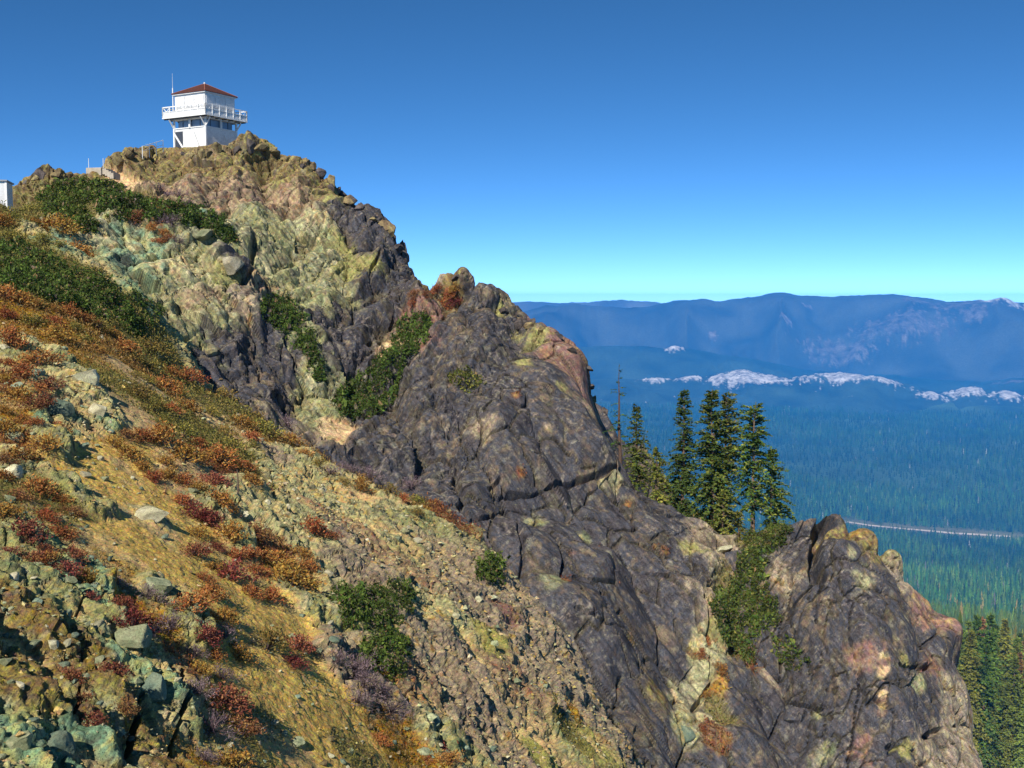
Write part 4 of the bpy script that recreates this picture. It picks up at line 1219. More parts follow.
# ---- rubble too small to count
def chips():
    P, N, w = PA2, NA2, wA
    u, v, d = project(P)
    seen = (u > -40) & (u < 700) & (v < 820) & (d > 9)
    dens = sstep(-0.35, 0.5, fbm(P * 0.6, 3, 931, 0.6)) * (1 - 0.6 * np.clip(sum(w[k] for k in ('olive', 'orange', 'dirt')), 0, 1))
    lam = 0.0029 * 0.00108 * d ** 2 * 2.2 * np.clip(420 / np.clip(d, 12, 200), 5, 30) * dens
    k = rng.poisson(np.clip(np.where(seen, lam, 0), 0, 4))
    idx = np.repeat(np.arange(len(P)), k)
    n = len(idx)
    s = np.clip(d[idx] * 0.0016, 0.02, 0.09) * np.exp(0.45 * rng.normal(size=n))
    base = np.array([(1, 0, 0), (-1, 0, 0), (0, 1, 0), (0, -1, 0), (0, 0, 1), (0, 0, -1)], float)
    F0 = np.array([(0, 2, 4), (2, 1, 4), (1, 3, 4), (3, 0, 4), (2, 0, 5), (1, 2, 5), (3, 1, 5), (0, 3, 5)])
    V = base[None] * (0.5 + 0.7 * rng.random((n, 6, 1))) * s[:, None, None] * np.array([1, .8, .55])
    a = rng.random(n) * 6.28
    ca, sa = np.cos(a), np.sin(a)
    V = np.stack([V[..., 0] * ca[:, None] - V[..., 1] * sa[:, None], V[..., 0] * sa[:, None] + V[..., 1] * ca[:, None], V[..., 2]], -1)
    V += (rng.normal(size=(n, 6, 3)) * 0.18 * s[:, None, None])
    V += (P[idx] + rng.normal(size=(n, 3)) * 0.03)[:, None]
    F = (F0[None] + (np.arange(n) * 6)[:, None, None]).reshape(-1, 3)
    c = mixcol([(.24, .27, .15), (.34, .36, .21), (.46, .38, .19), (.18, .22, .14), (.48, .34, .12), (.36, .22, .10), (.52, .46, .30), (.40, .28, .10)], n)
    print('CHIPS', n)
    o = link('rubble', mesh_np('rubble', V.reshape(-1, 3), F, np.repeat(c, 6, 0)), MAT_ROCK_NEAR)
    tag(o, 'loose rock chips and pebbles on the near slope', None, None, 'stuff')
chips()

# ---- stones, each its own
def stone_mesh(name, seed, cols, flat=0.75, n_cuts=18, sub=4):
    import bmesh
    r = np.random.default_rng(seed)
    bm = bmesh.new()
    bmesh.ops.create_icosphere(bm, subdivisions=sub, radius=1.0)
    V = np.array([v.co[:] for v in bm.verts])
    F = np.array([[v.index for v in f.verts] for f in bm.faces])
    bm.free()
    V *= np.array([1.15, 0.9, 1.0])
    for _ in range(n_cuts):
        nv = r.normal(size=3); nv /= np.linalg.norm(nv)
        dd = 0.42 + 0.40 * r.random()
        k = V @ nv - dd
        V = V - np.where(k > 0, k, 0)[:, None] * nv * 0.96
    q = V * 3 + seed
    V = V * (1 + 0.05 * fbm(q, 4, seed))[:, None]
    V *= np.array([1, 1, flat])
    t = 0.5 + 0.5 * fbm(V * 2.2 + seed * 3, 4, seed + 5)
    cols = np.array(cols)
    x = np.clip(t, 0, .999) * (len(cols) - 1)
    i = x.astype(int); f = (x - i)[:, None]
    c = cols[i] * (1 - f) + cols[i + 1] * f
    return mesh_np(name, V, F, c)
MAT_STONE = rock_material('loose_stone', 5.0, 0.5, True, (.3, .3, .3), True)
STONE_KINDS = {
    'grey-green': [(.15, .17, .10), (.25, .28, .16), (.36, .37, .22), (.22, .25, .17)],
    'pale cream': [(.34, .31, .20), (.48, .45, .29), (.58, .54, .38), (.40, .36, .22)],
    'teal-grey': [(.11, .155, .12), (.18, .245, .18), (.27, .32, .22), (.17, .19, .13)],
    'brown': [(.07, .05, .03), (.17, .125, .07), (.29, .23, .11), (.13, .095, .065)],
    'dark grey': [(.035, .03, .03), (.085, .072, .068), (.14, .115, .10), (.07, .065, .07)],
}
STONES = {k: [stone_mesh('stone', 40 + 7 * i + j, c, (0.6, 0.8, 0.95)[j]) for j in range(3)] for i, (k, c) in enumerate(STONE_KINDS.items())}
taken = []
def place_stone(u, v, px, kind, label, group=None, sink=0.25, tid=None, name='stone', cat='stone'):
    h = ZM.pick(u, v)
    if h is None: return None
    p, n, t = h
    d = p @ cF
    s = px / FPX * d / 2
    o = bpy.data.objects.new(name, STONES[kind][random.randrange(3)])
    COL.objects.link(o)
    if not o.data.materials: o.data.materials.append(MAT_STONE)
    o.scale = (s * random.uniform(.9, 1.25), s * random.uniform(.8, 1.1), s * random.uniform(.75, 1.1))
    o.rotation_euler = (random.uniform(-.35, .35) , random.uniform(-.35, .35) + .25, random.uniform(0, 6.28))
    o.location = p + np.array([0, 0, 1.0]) * s * (0.55 - sink * 1.3)
    tag(o, label, cat, group)
    taken.append((u, v, px))
    return o

BIG = [(150, 517, 38, 'pale cream', 'large rounded cream boulder at the edge of the yellow dirt track'),
       (246, 492, 30, 'pale cream', 'blocky cream boulder below the dry stake on the slope'),
       (226, 510, 22, 'grey-green', 'grey-green block just left of the blocky cream boulder'),
       (60, 352, 24, 'grey-green', 'greenish block at the top of the left rock outcrop'),
       (88, 384, 40, 'pale cream', 'largest cream slab of the left rock outcrop'),
       (58, 412, 36, 'teal-grey', 'dark teal slab leaning under the left rock outcrop'),
       (98, 412, 26, 'pale cream', 'lowest cream block at the right end of the left rock outcrop'),
       (36, 374, 20, 'teal-grey', 'flat teal stone between rusty heath left of the outcrop'),
       (12, 438, 30, 'grey-green', 'big grey-green stone at the left edge under the outcrop'),
       (14, 472, 26, 'pale cream', 'pale boulder at the left edge above the scree'),
       (190, 374, 24, 'pale cream', 'white angular rock on the crest beside the olive heath'),
       (101, 338, 10, 'pale cream', 'small white stone at the lower edge of the widest shrub mat'),
       (128, 640, 58, 'grey-green', 'very large mottled green boulder in the lower left scree'),
       (150, 696, 48, 'teal-grey', 'dark split boulder beside the vertical crack at the bottom left'),
       (192, 704, 34, 'grey-green', 'upright green slab right of the dark split boulder'),
       (195, 610, 26, 'grey-green', 'tall green stone left of the rusty shrub row on the track'),
       (160, 590, 34, 'grey-green', 'low green ledge stone above the very large mottled boulder'),
       (60, 748, 40, 'teal-grey', 'round teal boulder at the bottom edge of the scree'),
       (22, 745, 34, 'grey-green', 'green boulder in the bottom left corner'),
       (88, 560, 24, 'teal-grey', 'angular teal stone in the middle of the left scree'),
       (332, 598, 20, 'pale cream', 'pale grey stone just left of the lone bright green shrub'),
       (432, 722, 24, 'teal-grey', 'flat blue-green stone low on the broken pale rock'),
       (298, 742, 22, 'grey-green', 'round green stone near the bottom of the yellow track'),
       (425, 752, 20, 'grey-green', 'mossy round stone beside a red shrub at the bottom edge'),
       (100, 225, 20, 'pale cream', 'pale block above the teal rib on the upper slope'),
       (232, 266, 30, 'pale cream', 'rounded boulder perched in the middle of the summit cliff'),
       (205, 236, 26, 'grey-green', 'square green block at the end of the long shrub band'),
       (456, 278, 15, 'dark grey', 'blunt rock knob on the skyline saddle right of the summit'),
       (530, 327, 14, 'brown', 'first brown pinnacle on the skyline of the buttress'),
       (543, 331, 13, 'brown', 'second, lower pinnacle on the skyline of the buttress'),
       (556, 339, 14, 'brown', 'rusty pinnacle furthest down the buttress skyline'),
       (722, 552, 26, 'pale cream', 'pale smooth boulder beside the gully shrubs'),
       (712, 566, 24, 'brown', 'brown smooth boulder below the pale one by the gully'),
       (688, 734, 18, 'teal-grey', 'teal stone wedged in the crevice below the gully')]
for (u, v, px, k, lab) in BIG:
    place_stone(u, v, px, k, lab, None, 0.33, name='boulder' if px >= 24 else 'stone', cat='boulder' if px >= 24 else 'stone')

# blocks that break the skyline and wedge the lookout's foot
for (poly_, n_, a_, b_, kinds_, lab_) in [
    ([(176, 153), (190, 149), (206, 147), (222, 145), (240, 149)], 10, 7, 15, ('brown', 'brown', 'dark grey'), 'angular {k} block wedged at the foot of the lookout'),
    ([(112, 158), (122, 152), (134, 149), (148, 148)], 7, 9, 16, ('brown',), 'lichened {k} block on the skyline left of the lookout'),
    ([(244, 144), (258, 140), (272, 147), (286, 156), (300, 161), (312, 162), (322, 170)], 14, 8, 16, ('brown', 'brown', 'dark grey'), 'angular {k} block on the skyline just right of the lookout'),
    ([(326, 174), (336, 184), (346, 197), (356, 201), (368, 206), (378, 216), (388, 222), (396, 236), (404, 254)], 16, 9, 20, ('dark grey', 'brown', 'dark grey'), '{k} block on the falling skyline below the summit'),
    ([(20, 183), (32, 177), (48, 168), (62, 171), (76, 177)], 9, 8, 16, ('brown', 'dark grey'), '{k} block on the low skyline hump left of the trail landing'),
    ([(497, 292), (506, 306), (518, 320), (532, 320), (548, 328), (562, 336), (578, 348), (590, 368), (600, 388), (612, 412)], 13, 8, 17, ('dark grey', 'brown', 'dark grey'), '{k} block on the sloping skyline of the buttress')]:
    for i_ in range(n_):
        t_ = (i_ + random.random()) / n_ * (len(poly_) - 1.001)
        j_ = int(t_)
        u_ = poly_[j_][0] + (poly_[j_ + 1][0] - poly_[j_][0]) * (t_ - j_) + random.uniform(-2, 2)
        v_ = poly_[j_][1] + (poly_[j_ + 1][1] - poly_[j_][1]) * (t_ - j_) + random.uniform(2, 8)
        px_ = random.uniform(a_, b_)
        kk_ = random.choice(kinds_)
        ll_ = lab_.format(k=kk_)
        o_ = place_stone(u_, v_, px_, kk_, ll_, ll_.replace('block', 'blocks', 1), 0.36, name='rock_block', cat='rock')
        if o_ is not None:
            o_.scale.z *= random.uniform(1.0, 1.7); o_.rotation_euler[1] += random.uniform(-.4, .4)
REG = [  # region outline, how many, size range, kinds, where
    ([(0, 490), (60, 500), (120, 560), (130, 620), (80, 690), (0, 700)], 70, (6, 20), ('teal-grey', 'grey-green', 'grey-green', 'pale cream'), 'in the scree left of the yellow dirt track'),
    ([(0, 700), (90, 690), (160, 760), (0, 768)], 14, (8, 22), ('teal-grey', 'grey-green'), 'at the bottom left corner of the slope'),
    ([(0, 330), (60, 345), (120, 420), (110, 480), (0, 490)], 26, (6, 16), ('pale cream', 'grey-green', 'teal-grey'), 'around the left rock outcrop'),
    ([(110, 430), (200, 480), (300, 640), (350, 720), (250, 720), (170, 590), (110, 500)], 34, (4, 13), ('pale cream', 'grey-green', 'brown', 'teal-grey'), 'lying on the yellow dirt track'),
    ([(190, 700), (360, 720), (480, 720), (500, 768), (190, 768)], 46, (5, 16), ('teal-grey', 'grey-green', 'pale cream', 'brown'), 'among the rubble along the bottom edge'),
    ([(230, 460), (300, 450), (420, 510), (440, 560), (330, 570), (240, 530)], 36, (5, 17), ('pale cream', 'grey-green', 'pale cream'), 'on the pale rib below the crest'),
    ([(290, 560), (350, 570), (340, 680), (280, 640)], 22, (5, 14), ('pale cream', 'grey-green', 'teal-grey'), 'between the dirt track and the lone green shrub'),
    ([(160, 350), (260, 400), (300, 440), (240, 450), (170, 390)], 10, (4, 9), ('pale cream', 'brown'), 'half sunk in the olive heath of the crest'),
    ([(430, 560), (540, 620), (560, 720), (450, 720)], 18, (5, 14), ('pale cream', 'brown', 'grey-green'), 'on the broken mauve rock right of the lone green shrub'),
]
SZ = lambda px: 'small' if px < 9 else 'mid-sized' if px < 14 else 'large'
for (poly, n, (a, b), kinds, where) in REG:
    us = [p[0] for p in poly]; vs = [p[1] for p in poly]
    got = tries = 0
    while got < n and tries < n * 40:
        tries += 1
        u, v = random.uniform(min(us), max(us)), random.uniform(min(vs), max(vs))
        if not inpoly(np.array([u]), np.array([v]), poly)[0]: continue
        px = a + (b - a) * random.random() ** 2.2
        if any((u - x) ** 2 + (v - y) ** 2 < (0.42 * (px + q)) ** 2 for x, y, q in taken): continue
        k = random.choice(kinds)
        if place_stone(u, v, px, k, f'{SZ(px)} {k} stone {where}', f'stones {where}'): got += 1

# ---- small heath shrubs, each its own
def heath_mesh(seed, cols, n_leaf, twiggy):
    r = np.random.default_rng(seed)
    nt_ = 46
    V, F, Cc = [], [], []
    base = 0
    tips = []
    for i in range(nt_):
        a = r.random() * 6.28; el = 0.25 + 1.2 * r.random()
        L = 0.75 + 0.35 * r.random()
        tip = np.array([math.cos(a) * math.cos(el), math.sin(a) * math.cos(el), math.sin(el) * 0.85]) * L
        tips.append(tip)
        s = np.array([-math.sin(a), math.cos(a), 0]) * 0.016
        mid = tip * 0.55 + np.array([0, 0, 0.12])
        vs = [-s, s, mid + s * .8, mid - s * .8, tip]
        V += vs
        F += [(base, base + 1, base + 2), (base, base + 2, base + 3), (base + 3, base + 2, base + 4)]
        Cc += [np.array((.15, .11, .10)) * (0.7 + 0.7 * r.random())] * 5
        base += 5
    tips = np.array(tips)
    idx = r.integers(0, nt_, n_leaf)
    t = 0.45 + 0.6 * r.random(n_leaf) ** 0.6
    c = tips[idx] * t[:, None] + r.normal(size=(n_leaf, 3)) * 0.10
    c[:, 2] = np.abs(c[:, 2])
    d = r.normal(size=(n_leaf, 3)) + tips[idx] * 1.2 + np.array([0, 0, .5]); d /= np.linalg.norm(d, axis=1)[:, None]
    nr = r.normal(size=(n_leaf, 3)) + np.array([0, 0, .8]); nr /= np.linalg.norm(nr, axis=1)[:, None]
    s = (0.13 if not twiggy else 0.16) * (0.7 + 0.7 * r.random(n_leaf))
    v2, f2 = rhombi(c, d, s, s * (0.45 if not twiggy else 0.16), nr)
    cols = np.array(cols)
    cc = cols[r.integers(0, len(cols), n_leaf)] * (0.6 + 0.8 * r.random((n_leaf, 1)))
    V = np.concatenate([np.array(V), v2]); F = np.concatenate([np.array(F), f2 + base]); Cc = np.concatenate([np.array(Cc), np.repeat(cc, 4, 0)])
    return mesh_np('heath_shrub', V, F, Cc)
HEATH_KINDS = {
    'rust-orange': ([(.33, .12, .03), (.40, .19, .045), (.22, .08, .03), (.36, .23, .07)], 900, False),
    'dark red': ([(.20, .06, .035), (.26, .095, .045), (.14, .05, .033), (.30, .15, .06)], 900, False),
    'leafless purple-grey': ([(.20, .14, .16), (.26, .19, .19), (.14, .09, .10)], 420, True),
    'golden olive': ([(.22, .19, .04), (.30, .22, .05), (.15, .15, .04)], 620, False),
}
HEATH = {k: [heath_mesh(70 + 5 * i + j, c, n, tw) for j in range(3)] for i, (k, (c, n, tw)) in enumerate(HEATH_KINDS.items())}
for ms in HEATH.values():
    for m_ in ms: m_.materials.append(MAT_HEATH)
plants = []
def place_heath(u, v, px, kind, label, group):
    h = ZM.pick(u, v)
    if h is None: return False
    p, n, t = h
    d = p @ cF
    s = px / FPX * d / 2
    o = bpy.data.objects.new('heath_shrub', HEATH[kind][random.randrange(3)])
    COL.objects.link(o)
    o.location = p - np.array([0, 0, 0.04])
    sq = random.uniform(.65, 1.0)
    o.scale = (s * random.uniform(.9, 1.3), s * random.uniform(.9, 1.2), s * sq)
    nn_ = Vector(n).normalized(); nn_ = (nn_ + Vector((0, 0, 1.2))).normalized()
    q = nn_.to_track_quat('Z', 'Y')
    o.rotation_euler = (q @ Matrix.Rotation(random.uniform(0, 6.28), 4, 'Z').to_quaternion()).to_euler()
    tag(o, label, 'shrub', group)
    plants.append((u, v, px))
    return True
HR = [  # region, count, size, kinds, where
    ([(105, 440), (160, 430), (240, 465), (260, 480), (200, 520), (150, 490)], 22, (14, 30), ('rust-orange', 'dark red', 'rust-orange', 'rust-orange'), 'above the cream boulders beside the track'),
    ([(180, 500), (225, 520), (250, 570), (215, 610), (195, 560)], 12, (14, 30), ('dark red', 'rust-orange'), 'on the right bank of the yellow dirt track'),
    ([(245, 525), (330, 530), (330, 552), (290, 600), (240, 600)], 16, (14, 32), ('rust-orange', 'rust-orange', 'dark red'), 'on the rusty knoll in the middle of the slope'),
    ([(0, 480), (60, 490), (90, 545), (90, 600), (0, 560)], 18, (12, 26), ('dark red', 'rust-orange'), 'in the scree left of the yellow dirt track'),
    ([(100, 570), (150, 590), (180, 640), (160, 650), (110, 610)], 9, (16, 30), ('rust-orange', 'dark red', 'leafless purple-grey'), 'in the row above the very large mottled boulder'),
    ([(185, 600), (235, 620), (245, 700), (235, 768), (195, 768), (195, 680)], 16, (18, 36), ('leafless purple-grey', 'dark red', 'rust-orange'), 'along the left bank of the lower track'),
    ([(0, 330), (50, 370), (60, 440), (0, 480)], 20, (12, 26), ('rust-orange', 'dark red', 'rust-orange'), 'left of the rock outcrop'),
    ([(0, 290), (60, 310), (160, 350), (150, 372), (60, 342), (0, 330)], 26, (12, 24), ('rust-orange', 'golden olive', 'rust-orange', 'golden olive'), 'under the widest shrub mat'),
    ([(140, 350), (200, 385), (290, 440), (250, 460), (170, 440), (130, 385)], 30, (12, 24), ('golden olive', 'golden olive', 'rust-orange'), 'in the olive heath along the crest'),
    ([(300, 448), (390, 486), (440, 512), (430, 520), (330, 480), (296, 456)], 14, (10, 20), ('rust-orange', 'golden olive', 'leafless purple-grey'), 'along the crest of the pale rib'),
    ([(330, 660), (370, 670), (400, 700), (390, 720), (350, 700)], 9, (18, 32), ('leafless purple-grey', 'leafless purple-grey'), 'below the lone green shrub'),
    ([(60, 640), (130, 680), (120, 730), (80, 720)], 5, (16, 30), ('dark red',), 'in the lower left scree'),
    ([(360, 700), (460, 730), (450, 768), (380, 750)], 4, (12, 20), ('rust-orange', 'rust-orange', 'dark red'), 'at the bottom edge below the pale rock'),
    ([(0, 195), (50, 205), (110, 300), (60, 250), (0, 240)], 16, (10, 20), ('golden olive', 'rust-orange'), 'on the upper left crest'),
    ([(130, 215), (175, 222), (190, 250), (160, 245)], 10, (8, 16), ('rust-orange', 'dark red', 'leafless purple-grey'), 'under the long shrub band'),
    ([(140, 186), (175, 192), (192, 206), (160, 200)], 8, (8, 16), ('leafless purple-grey',), 'between the trail and the long shrub band'),
    ([(412, 292), (445, 286), (475, 290), (465, 305), (440, 312), (412, 318)], 12, (7, 15), ('rust-orange', 'dark red'), 'in the skyline saddle right of the summit'),
    ([(698, 620), (725, 640), (724, 740), (700, 740)], 5, (8, 15), ('rust-orange', 'rust-orange', 'dark red'), 'in the crevice below the gully shrubs'),
    ([(250, 650), (300, 640), (300, 690), (270, 680)], 3, (16, 26), ('golden olive', 'dark red'), 'on the bare part of the yellow track'),
]
for (poly, n, (a, b), kinds, where) in HR:
    us = [p[0] for p in poly]; vs = [p[1] for p in poly]
    got = tries = 0
    while got < n and tries < n * 40:
        tries += 1
        u, v = random.uniform(min(us), max(us)), random.uniform(min(vs), max(vs))
        if not inpoly(np.array([u]), np.array([v]), poly)[0]: continue
        px = random.uniform(a, b) * 1.75
        if any((u - x) ** 2 + (v - y) ** 2 < (0.24 * (px + q)) ** 2 for x, y, q in plants): continue
        k = random.choice(kinds)
        if place_heath(u, v, px, k, f'{"wide" if px > (a + b) * .875 else "small"} {k} shrub {where}', f'heath shrubs {where}'): got += 1
for (u, v, px, k, lab) in [(285, 425, 26, 'leafless purple-grey', 'mauve leafless bush on the crest against the cliff'), (410, 488, 30, 'leafless purple-grey', 'pink-mauve bush at the crest in front of the purple buttress'), (365, 685, 44, 'leafless purple-grey', 'widest leafless grey bush under the lone green shrub'), (355, 668, 34, 'leafless purple-grey', 'grey bare bush touching the lone green shrub')]:
    place_heath(u, v, px, k, lab, None)
# ------------------------------------------------------------------ conifers on the cliff edge
def ground_z(x, y, tids=(1, 2)):
    best = None
    for t in tids:
        P = SURF[t][0]
        k = np.argmin((P[:, 0] - x) ** 2 + (P[:, 1] - y) ** 2)
        q = P[k]
        if (q[0] - x) ** 2 + (q[1] - y) ** 2 < 1.0 and (best is None or q[2] > best): best = q[2]
    return best

def conifer_parts(h, base, rad, seed, whorl=0.30, nb=(4, 8), spray=0.30, cols=GREENS, side=None, ragged=0.35, sparse_top=0.0, lean=(0, 0), up=0.15, prof=0.75, full=1.0):
    """returns trunk MB, branch MB and crown arrays, base at the origin"""
    r = np.random.default_rng(seed)
    k = 9
    zs = np.linspace(0, 1, k)
    bend = np.cumsum(r.normal(size=(k, 2)) * 0.012 * h, 0) * 0.35
    pts = [np.array([bend[i, 0] + lean[0] * zs[i] ** 1.5, bend[i, 1] + lean[1] * zs[i] ** 1.5, zs[i] * h]) for i in range(k)]
    pts[0][:2] = 0
    r0 = 0.014 * h + 0.05
    tr = MB(); tr.tube(pts, [r0 * (1 - 0.93 * z) * (1.25 if i == 0 else 1) for i, z in enumerate(zs)], 9)
    P3 = np.array(pts)
    def axis(z):
        return np.array([np.interp(z, P3[:, 2], P3[:, 0]), np.interp(z, P3[:, 2], P3[:, 1]), z])
    C_, D_, N_, S_ = [], [], [], []
    br = MB()
    z = base * h
    while z < h * 0.985:
        t = (z - base * h) / (h - base * h)
        n = r.integers(*nb)
        gap = r.random() < 0.08
        for i in range(n):
            if gap and r.random() < 0.6: continue
            a = r.random() * 6.283
            L = rad * ((1 - t) ** prof) * (0.55 + 0.45 * min(1, t * 5 + 0.35)) * (1 - ragged + 2 * ragged * r.random()) + 0.12
            if side is not None:
                L *= 0.65 + 0.5 * max(-0.6, math.cos(a - side))
            o = axis(z + r.normal() * 0.08)
            dv = np.array([math.cos(a), math.sin(a), 0])
            m = max(3, int(L / (spray * 0.62)))
            if r.random() < sparse_top * t: continue
            el0 = up + 0.55 * t
            droop = (0.42 + 0.25 * r.random()) * (1 - 0.6 * t)
            path = []
            for j in range(m + 1):
                q = j / m
                path.append(o + dv * L * q + np.array([0, 0, L * (el0 * q - droop * q * q * 1.3)]))
            if L > 0.6: br.tube([path[0], path[m // 2], path[-1]], [0.022 * h / 10 + 0.012, 0.016, 0.005], 4, False)
            for j in range(1, m + 1):
                q = j / m
                dd = path[j] - path[j - 1]; dd /= np.linalg.norm(dd) + 1e-9
                sd = np.array([-dd[1], dd[0], 0]); sd /= np.linalg.norm(sd) + 1e-9
                w = spray * (1.15 - 0.45 * q) * (0.75 + 0.25 * (L > 1))
                ks = int(round((5 if j < m else 6) * full))
                for s_ in range(ks):
                    ang = (s_ / max(1, ks - 1) - 0.5) * 2.3 + r.normal() * 0.25
                    dir_ = dd * math.cos(ang) + sd * math.sin(ang) + np.array([0, 0, r.normal() * 0.28 + 0.05])
                    dir_ /= np.linalg.norm(dir_)
                    ln = w * (0.75 + 0.6 * r.random())
                    C_.append(path[j] + dir_ * ln * 0.42 + r.normal(size=3) * 0.03)
                    D_.append(dir_); S_.append(ln)
                    nv = np.array([0, 0, 0.75]) + dd * 0.35 + r.normal(size=3) * 0.6
                    N_.append(nv / np.linalg.norm(nv))
        z += whorl * (0.7 + 0.6 * r.random()) * (1 - 0.35 * t)
    top = axis(h)
    for i in range(8):
        dv = np.array([r.normal() * .3, r.normal() * .3, 1]); dv /= np.linalg.norm(dv)
        C_.append(top - np.array([0, 0, 0.12 * i])); D_.append(dv); S_.append(spray); N_.append(np.array([1., 0, 0]))
    C_, D_, N_, S_ = map(np.array, (C_, D_, N_, S_))
    V, F = rhombi(C_, D_, S_, S_ * 0.42, N_)
    cl = fbm(C_ * 0.9 + seed, 2, seed)
    cc = mixcol(cols, len(C_), 0.2) * (1 + 0.3 * cl)[:, None].clip(.5, 1.6)
    return tr, br, V, F, np.repeat(cc, 4, 0)

def conifer(x, y, h, label, group=None, name='conifer', z=None, **kw):
    gz = z if z is not None else ground_z(x, y)
    if gz is None: gz = -20
    root = empty(name, (x, y, gz - 0.25))
    tag(root, label, 'tree', group)
    tr, br, V, F, c = conifer_parts(h, **kw)
    tr.build('trunk', MAT_WOOD, root)
    o = link('crown', mesh_np('crown', V, F, c), MAT_NEEDLE, root)
    if len(br.v) > 12 * 45:
        link('branches', None or mesh_from(br, 'branches'), MAT_WOOD, root)
        COLLAPSE.append(root)
    return root
COLLAPSE = []
def mesh_from(mb, name):
    me = bpy.data.meshes.new(name); me.from_pydata(mb.v, [], mb.f); me.update(); return me

DEEP = [(.045, .09, .02), (.07, .125, .025), (.05, .10, .028), (.09, .14, .026)]
WARM_GREENS = [(.12, .17, .025), (.18, .215, .035), (.23, .235, .04), (.09, .14, .024), (.27, .24, .05)]  # yellow-green needle tones, mixed in at random
def tree_at(u, v_top, v_base, d, **kw):
    b = at(u, v_base, d); t = at(u, v_top, d)
    gz = ground_z(b[0], b[1])
    z = b[2] if gz is None else min(gz, b[2] + 1.5)
    return conifer(b[0], b[1], t[2] - z + 0.25, z=z, **kw)

tree_at(619, 364, 468, 93, label='slender half-bare conifer with a dead spire, leftmost behind the buttress edge', base=0.30, rad=1.16, seed=3, whorl=0.42, nb=(2, 4), spray=0.30, cols=DEEP + [(.10, .12, .05)], sparse_top=0.75, ragged=0.6, up=0.25, prof=0.9, full=.8)
tree_at(636, 404, 484, 93, label='small conifer just right of the half-bare spire tree', base=0.12, rad=1.46, seed=5, spray=0.34, cols=DEEP + WARM_GREENS[:2], prof=0.9)
tree_at(656, 448, 498, 92, label='stunted bushy conifer low on the buttress edge', base=0.02, rad=1.29, seed=6, spray=0.34, cols=WARM_GREENS, prof=0.6, side=-0.5)
tree_at(686, 389, 515, 92.5, label='dark narrow conifer at the left of the main clump', base=0.10, rad=1.50, seed=8, spray=0.37, cols=DEEP, prof=0.62, ragged=0.3, whorl=0.27, nb=(5, 9))
tree_at(711, 389, 522, 91, label='tall green conifer in the middle of the main clump', base=0.08, rad=1.98, seed=12, spray=0.40, cols=DEEP + WARM_GREENS[:3], prof=0.6, ragged=0.45, whorl=0.27, nb=(5, 9))
tree_at(722, 393, 524, 91.6, label='broad-topped conifer leaning on the right of the main clump', base=0.18, rad=1.59, seed=14, spray=0.40, cols=DEEP + WARM_GREENS, prof=0.42, ragged=0.5, side=0.3)
tree_at(754, 402, 530, 90, label='conifer with a bare sunlit trunk at the head of the gully', base=0.30, rad=1.50, seed=21, spray=0.39, cols=DEEP + WARM_GREENS, prof=0.40, ragged=0.5, whorl=0.27)
tree_at(769, 449, 531, 91.5, label='shorter wide conifer right of the bare-trunked tree', base=0.05, rad=1.90, seed=23, spray=0.39, cols=DEEP + WARM_GREENS[:3], prof=0.62, ragged=0.4, side=0.0)
tree_at(722, 492, 538, 89, label='young yellow-green conifer at the foot of the main clump', base=0.0, rad=1.46, seed=25, spray=0.34, cols=WARM_GREENS + YGREENS, prof=0.7, whorl=0.28)
tree_at(738, 512, 540, 89.5, label='lowest yellow-green sapling left of the bare trunk', base=0.0, rad=0.86, seed=27, spray=0.31, cols=WARM_GREENS + YGREENS, prof=0.7, whorl=0.26)

# ------------------------------------------------------------------ the forest below
PROTO = []
PCOL = [[(.10, .16, .03), (.14, .20, .035)], [(.15, .20, .035), (.19, .22, .04)], [(.12, .18, .03), (.16, .20, .035), (.09, .15, .028)], [(.17, .22, .035), (.22, .24, .045)], [(.22, .21, .045), (.28, .23, .05), (.17, .18, .04)], [(.34, .20, .06), (.40, .25, .08), (.26, .18, .06)]]
for i in range(6):
    tr, br, V, F, c = conifer_parts(28.0, base=0.10 + 0.03 * (i % 3), rad=(2.6, 3.3, 3.0, 3.6, 3.2, 2.4)[i], seed=90 + i, whorl=0.62, nb=(5, 9), spray=0.80, cols=PCOL[i], prof=0.8, ragged=0.35, up=0.1)
    PROTO.append((mesh_from(tr, 'trunk'), mesh_np('crown', V, F, c)))
    PROTO[-1][0].materials.append(MAT_WOOD); PROTO[-1][1].materials.append(MAT_NEEDLE)

def scatter(r0, r1, az0, az1, area, seed):
    r = np.random.default_rng(seed)
    n = int(0.5 * (r1 * r1 - r0 * r0) * R(az1 - az0) / area)
    rr = np.sqrt(r0 * r0 + (r1 * r1 - r0 * r0) * r.random(n))
    aa = R(az0) + R(az1 - az0) * r.random(n)
    return rr * np.sin(aa), rr * np.cos(aa)

sets = [scatter(330, 1500, 2, 38, 27, 1), scatter(1500, 3300, -6, 38, 95, 2), scatter(3300, 5200, -6, 38, 150, 3), scatter(5200, 8600, -6, 38, 420, 4)]
tx = np.concatenate([s_[0] for s_ in sets]); ty = np.concatenate([s_[1] for s_ in sets])
lod = np.concatenate([np.full(len(s_[0]), i) for i, s_ in enumerate(sets)])
tz = valley_z(tx, ty)
rdist = road_dist(tx, ty, ROAD)
stand = fbm(np.stack([tx / 300, ty / 300, tx * 0], 1), 4, 701)
fr_ = 1 + 55 / np.hypot(tx, ty)
rd2 = np.minimum(road_dist(tx * fr_, ty * fr_, ROAD), road_dist(tx * (2 * fr_ - 1), ty * (2 * fr_ - 1), ROAD))
keep = (rdist > 30) & ~((rd2 < 38) & (rng.random(len(tx)) < 0.93)) & ~((rdist < 85) & (rng.random(len(tx)) < 0.72)) & (rng.random(len(tx)) < 0.55 + 0.6 * sstep(-0.6, 0.2, stand))
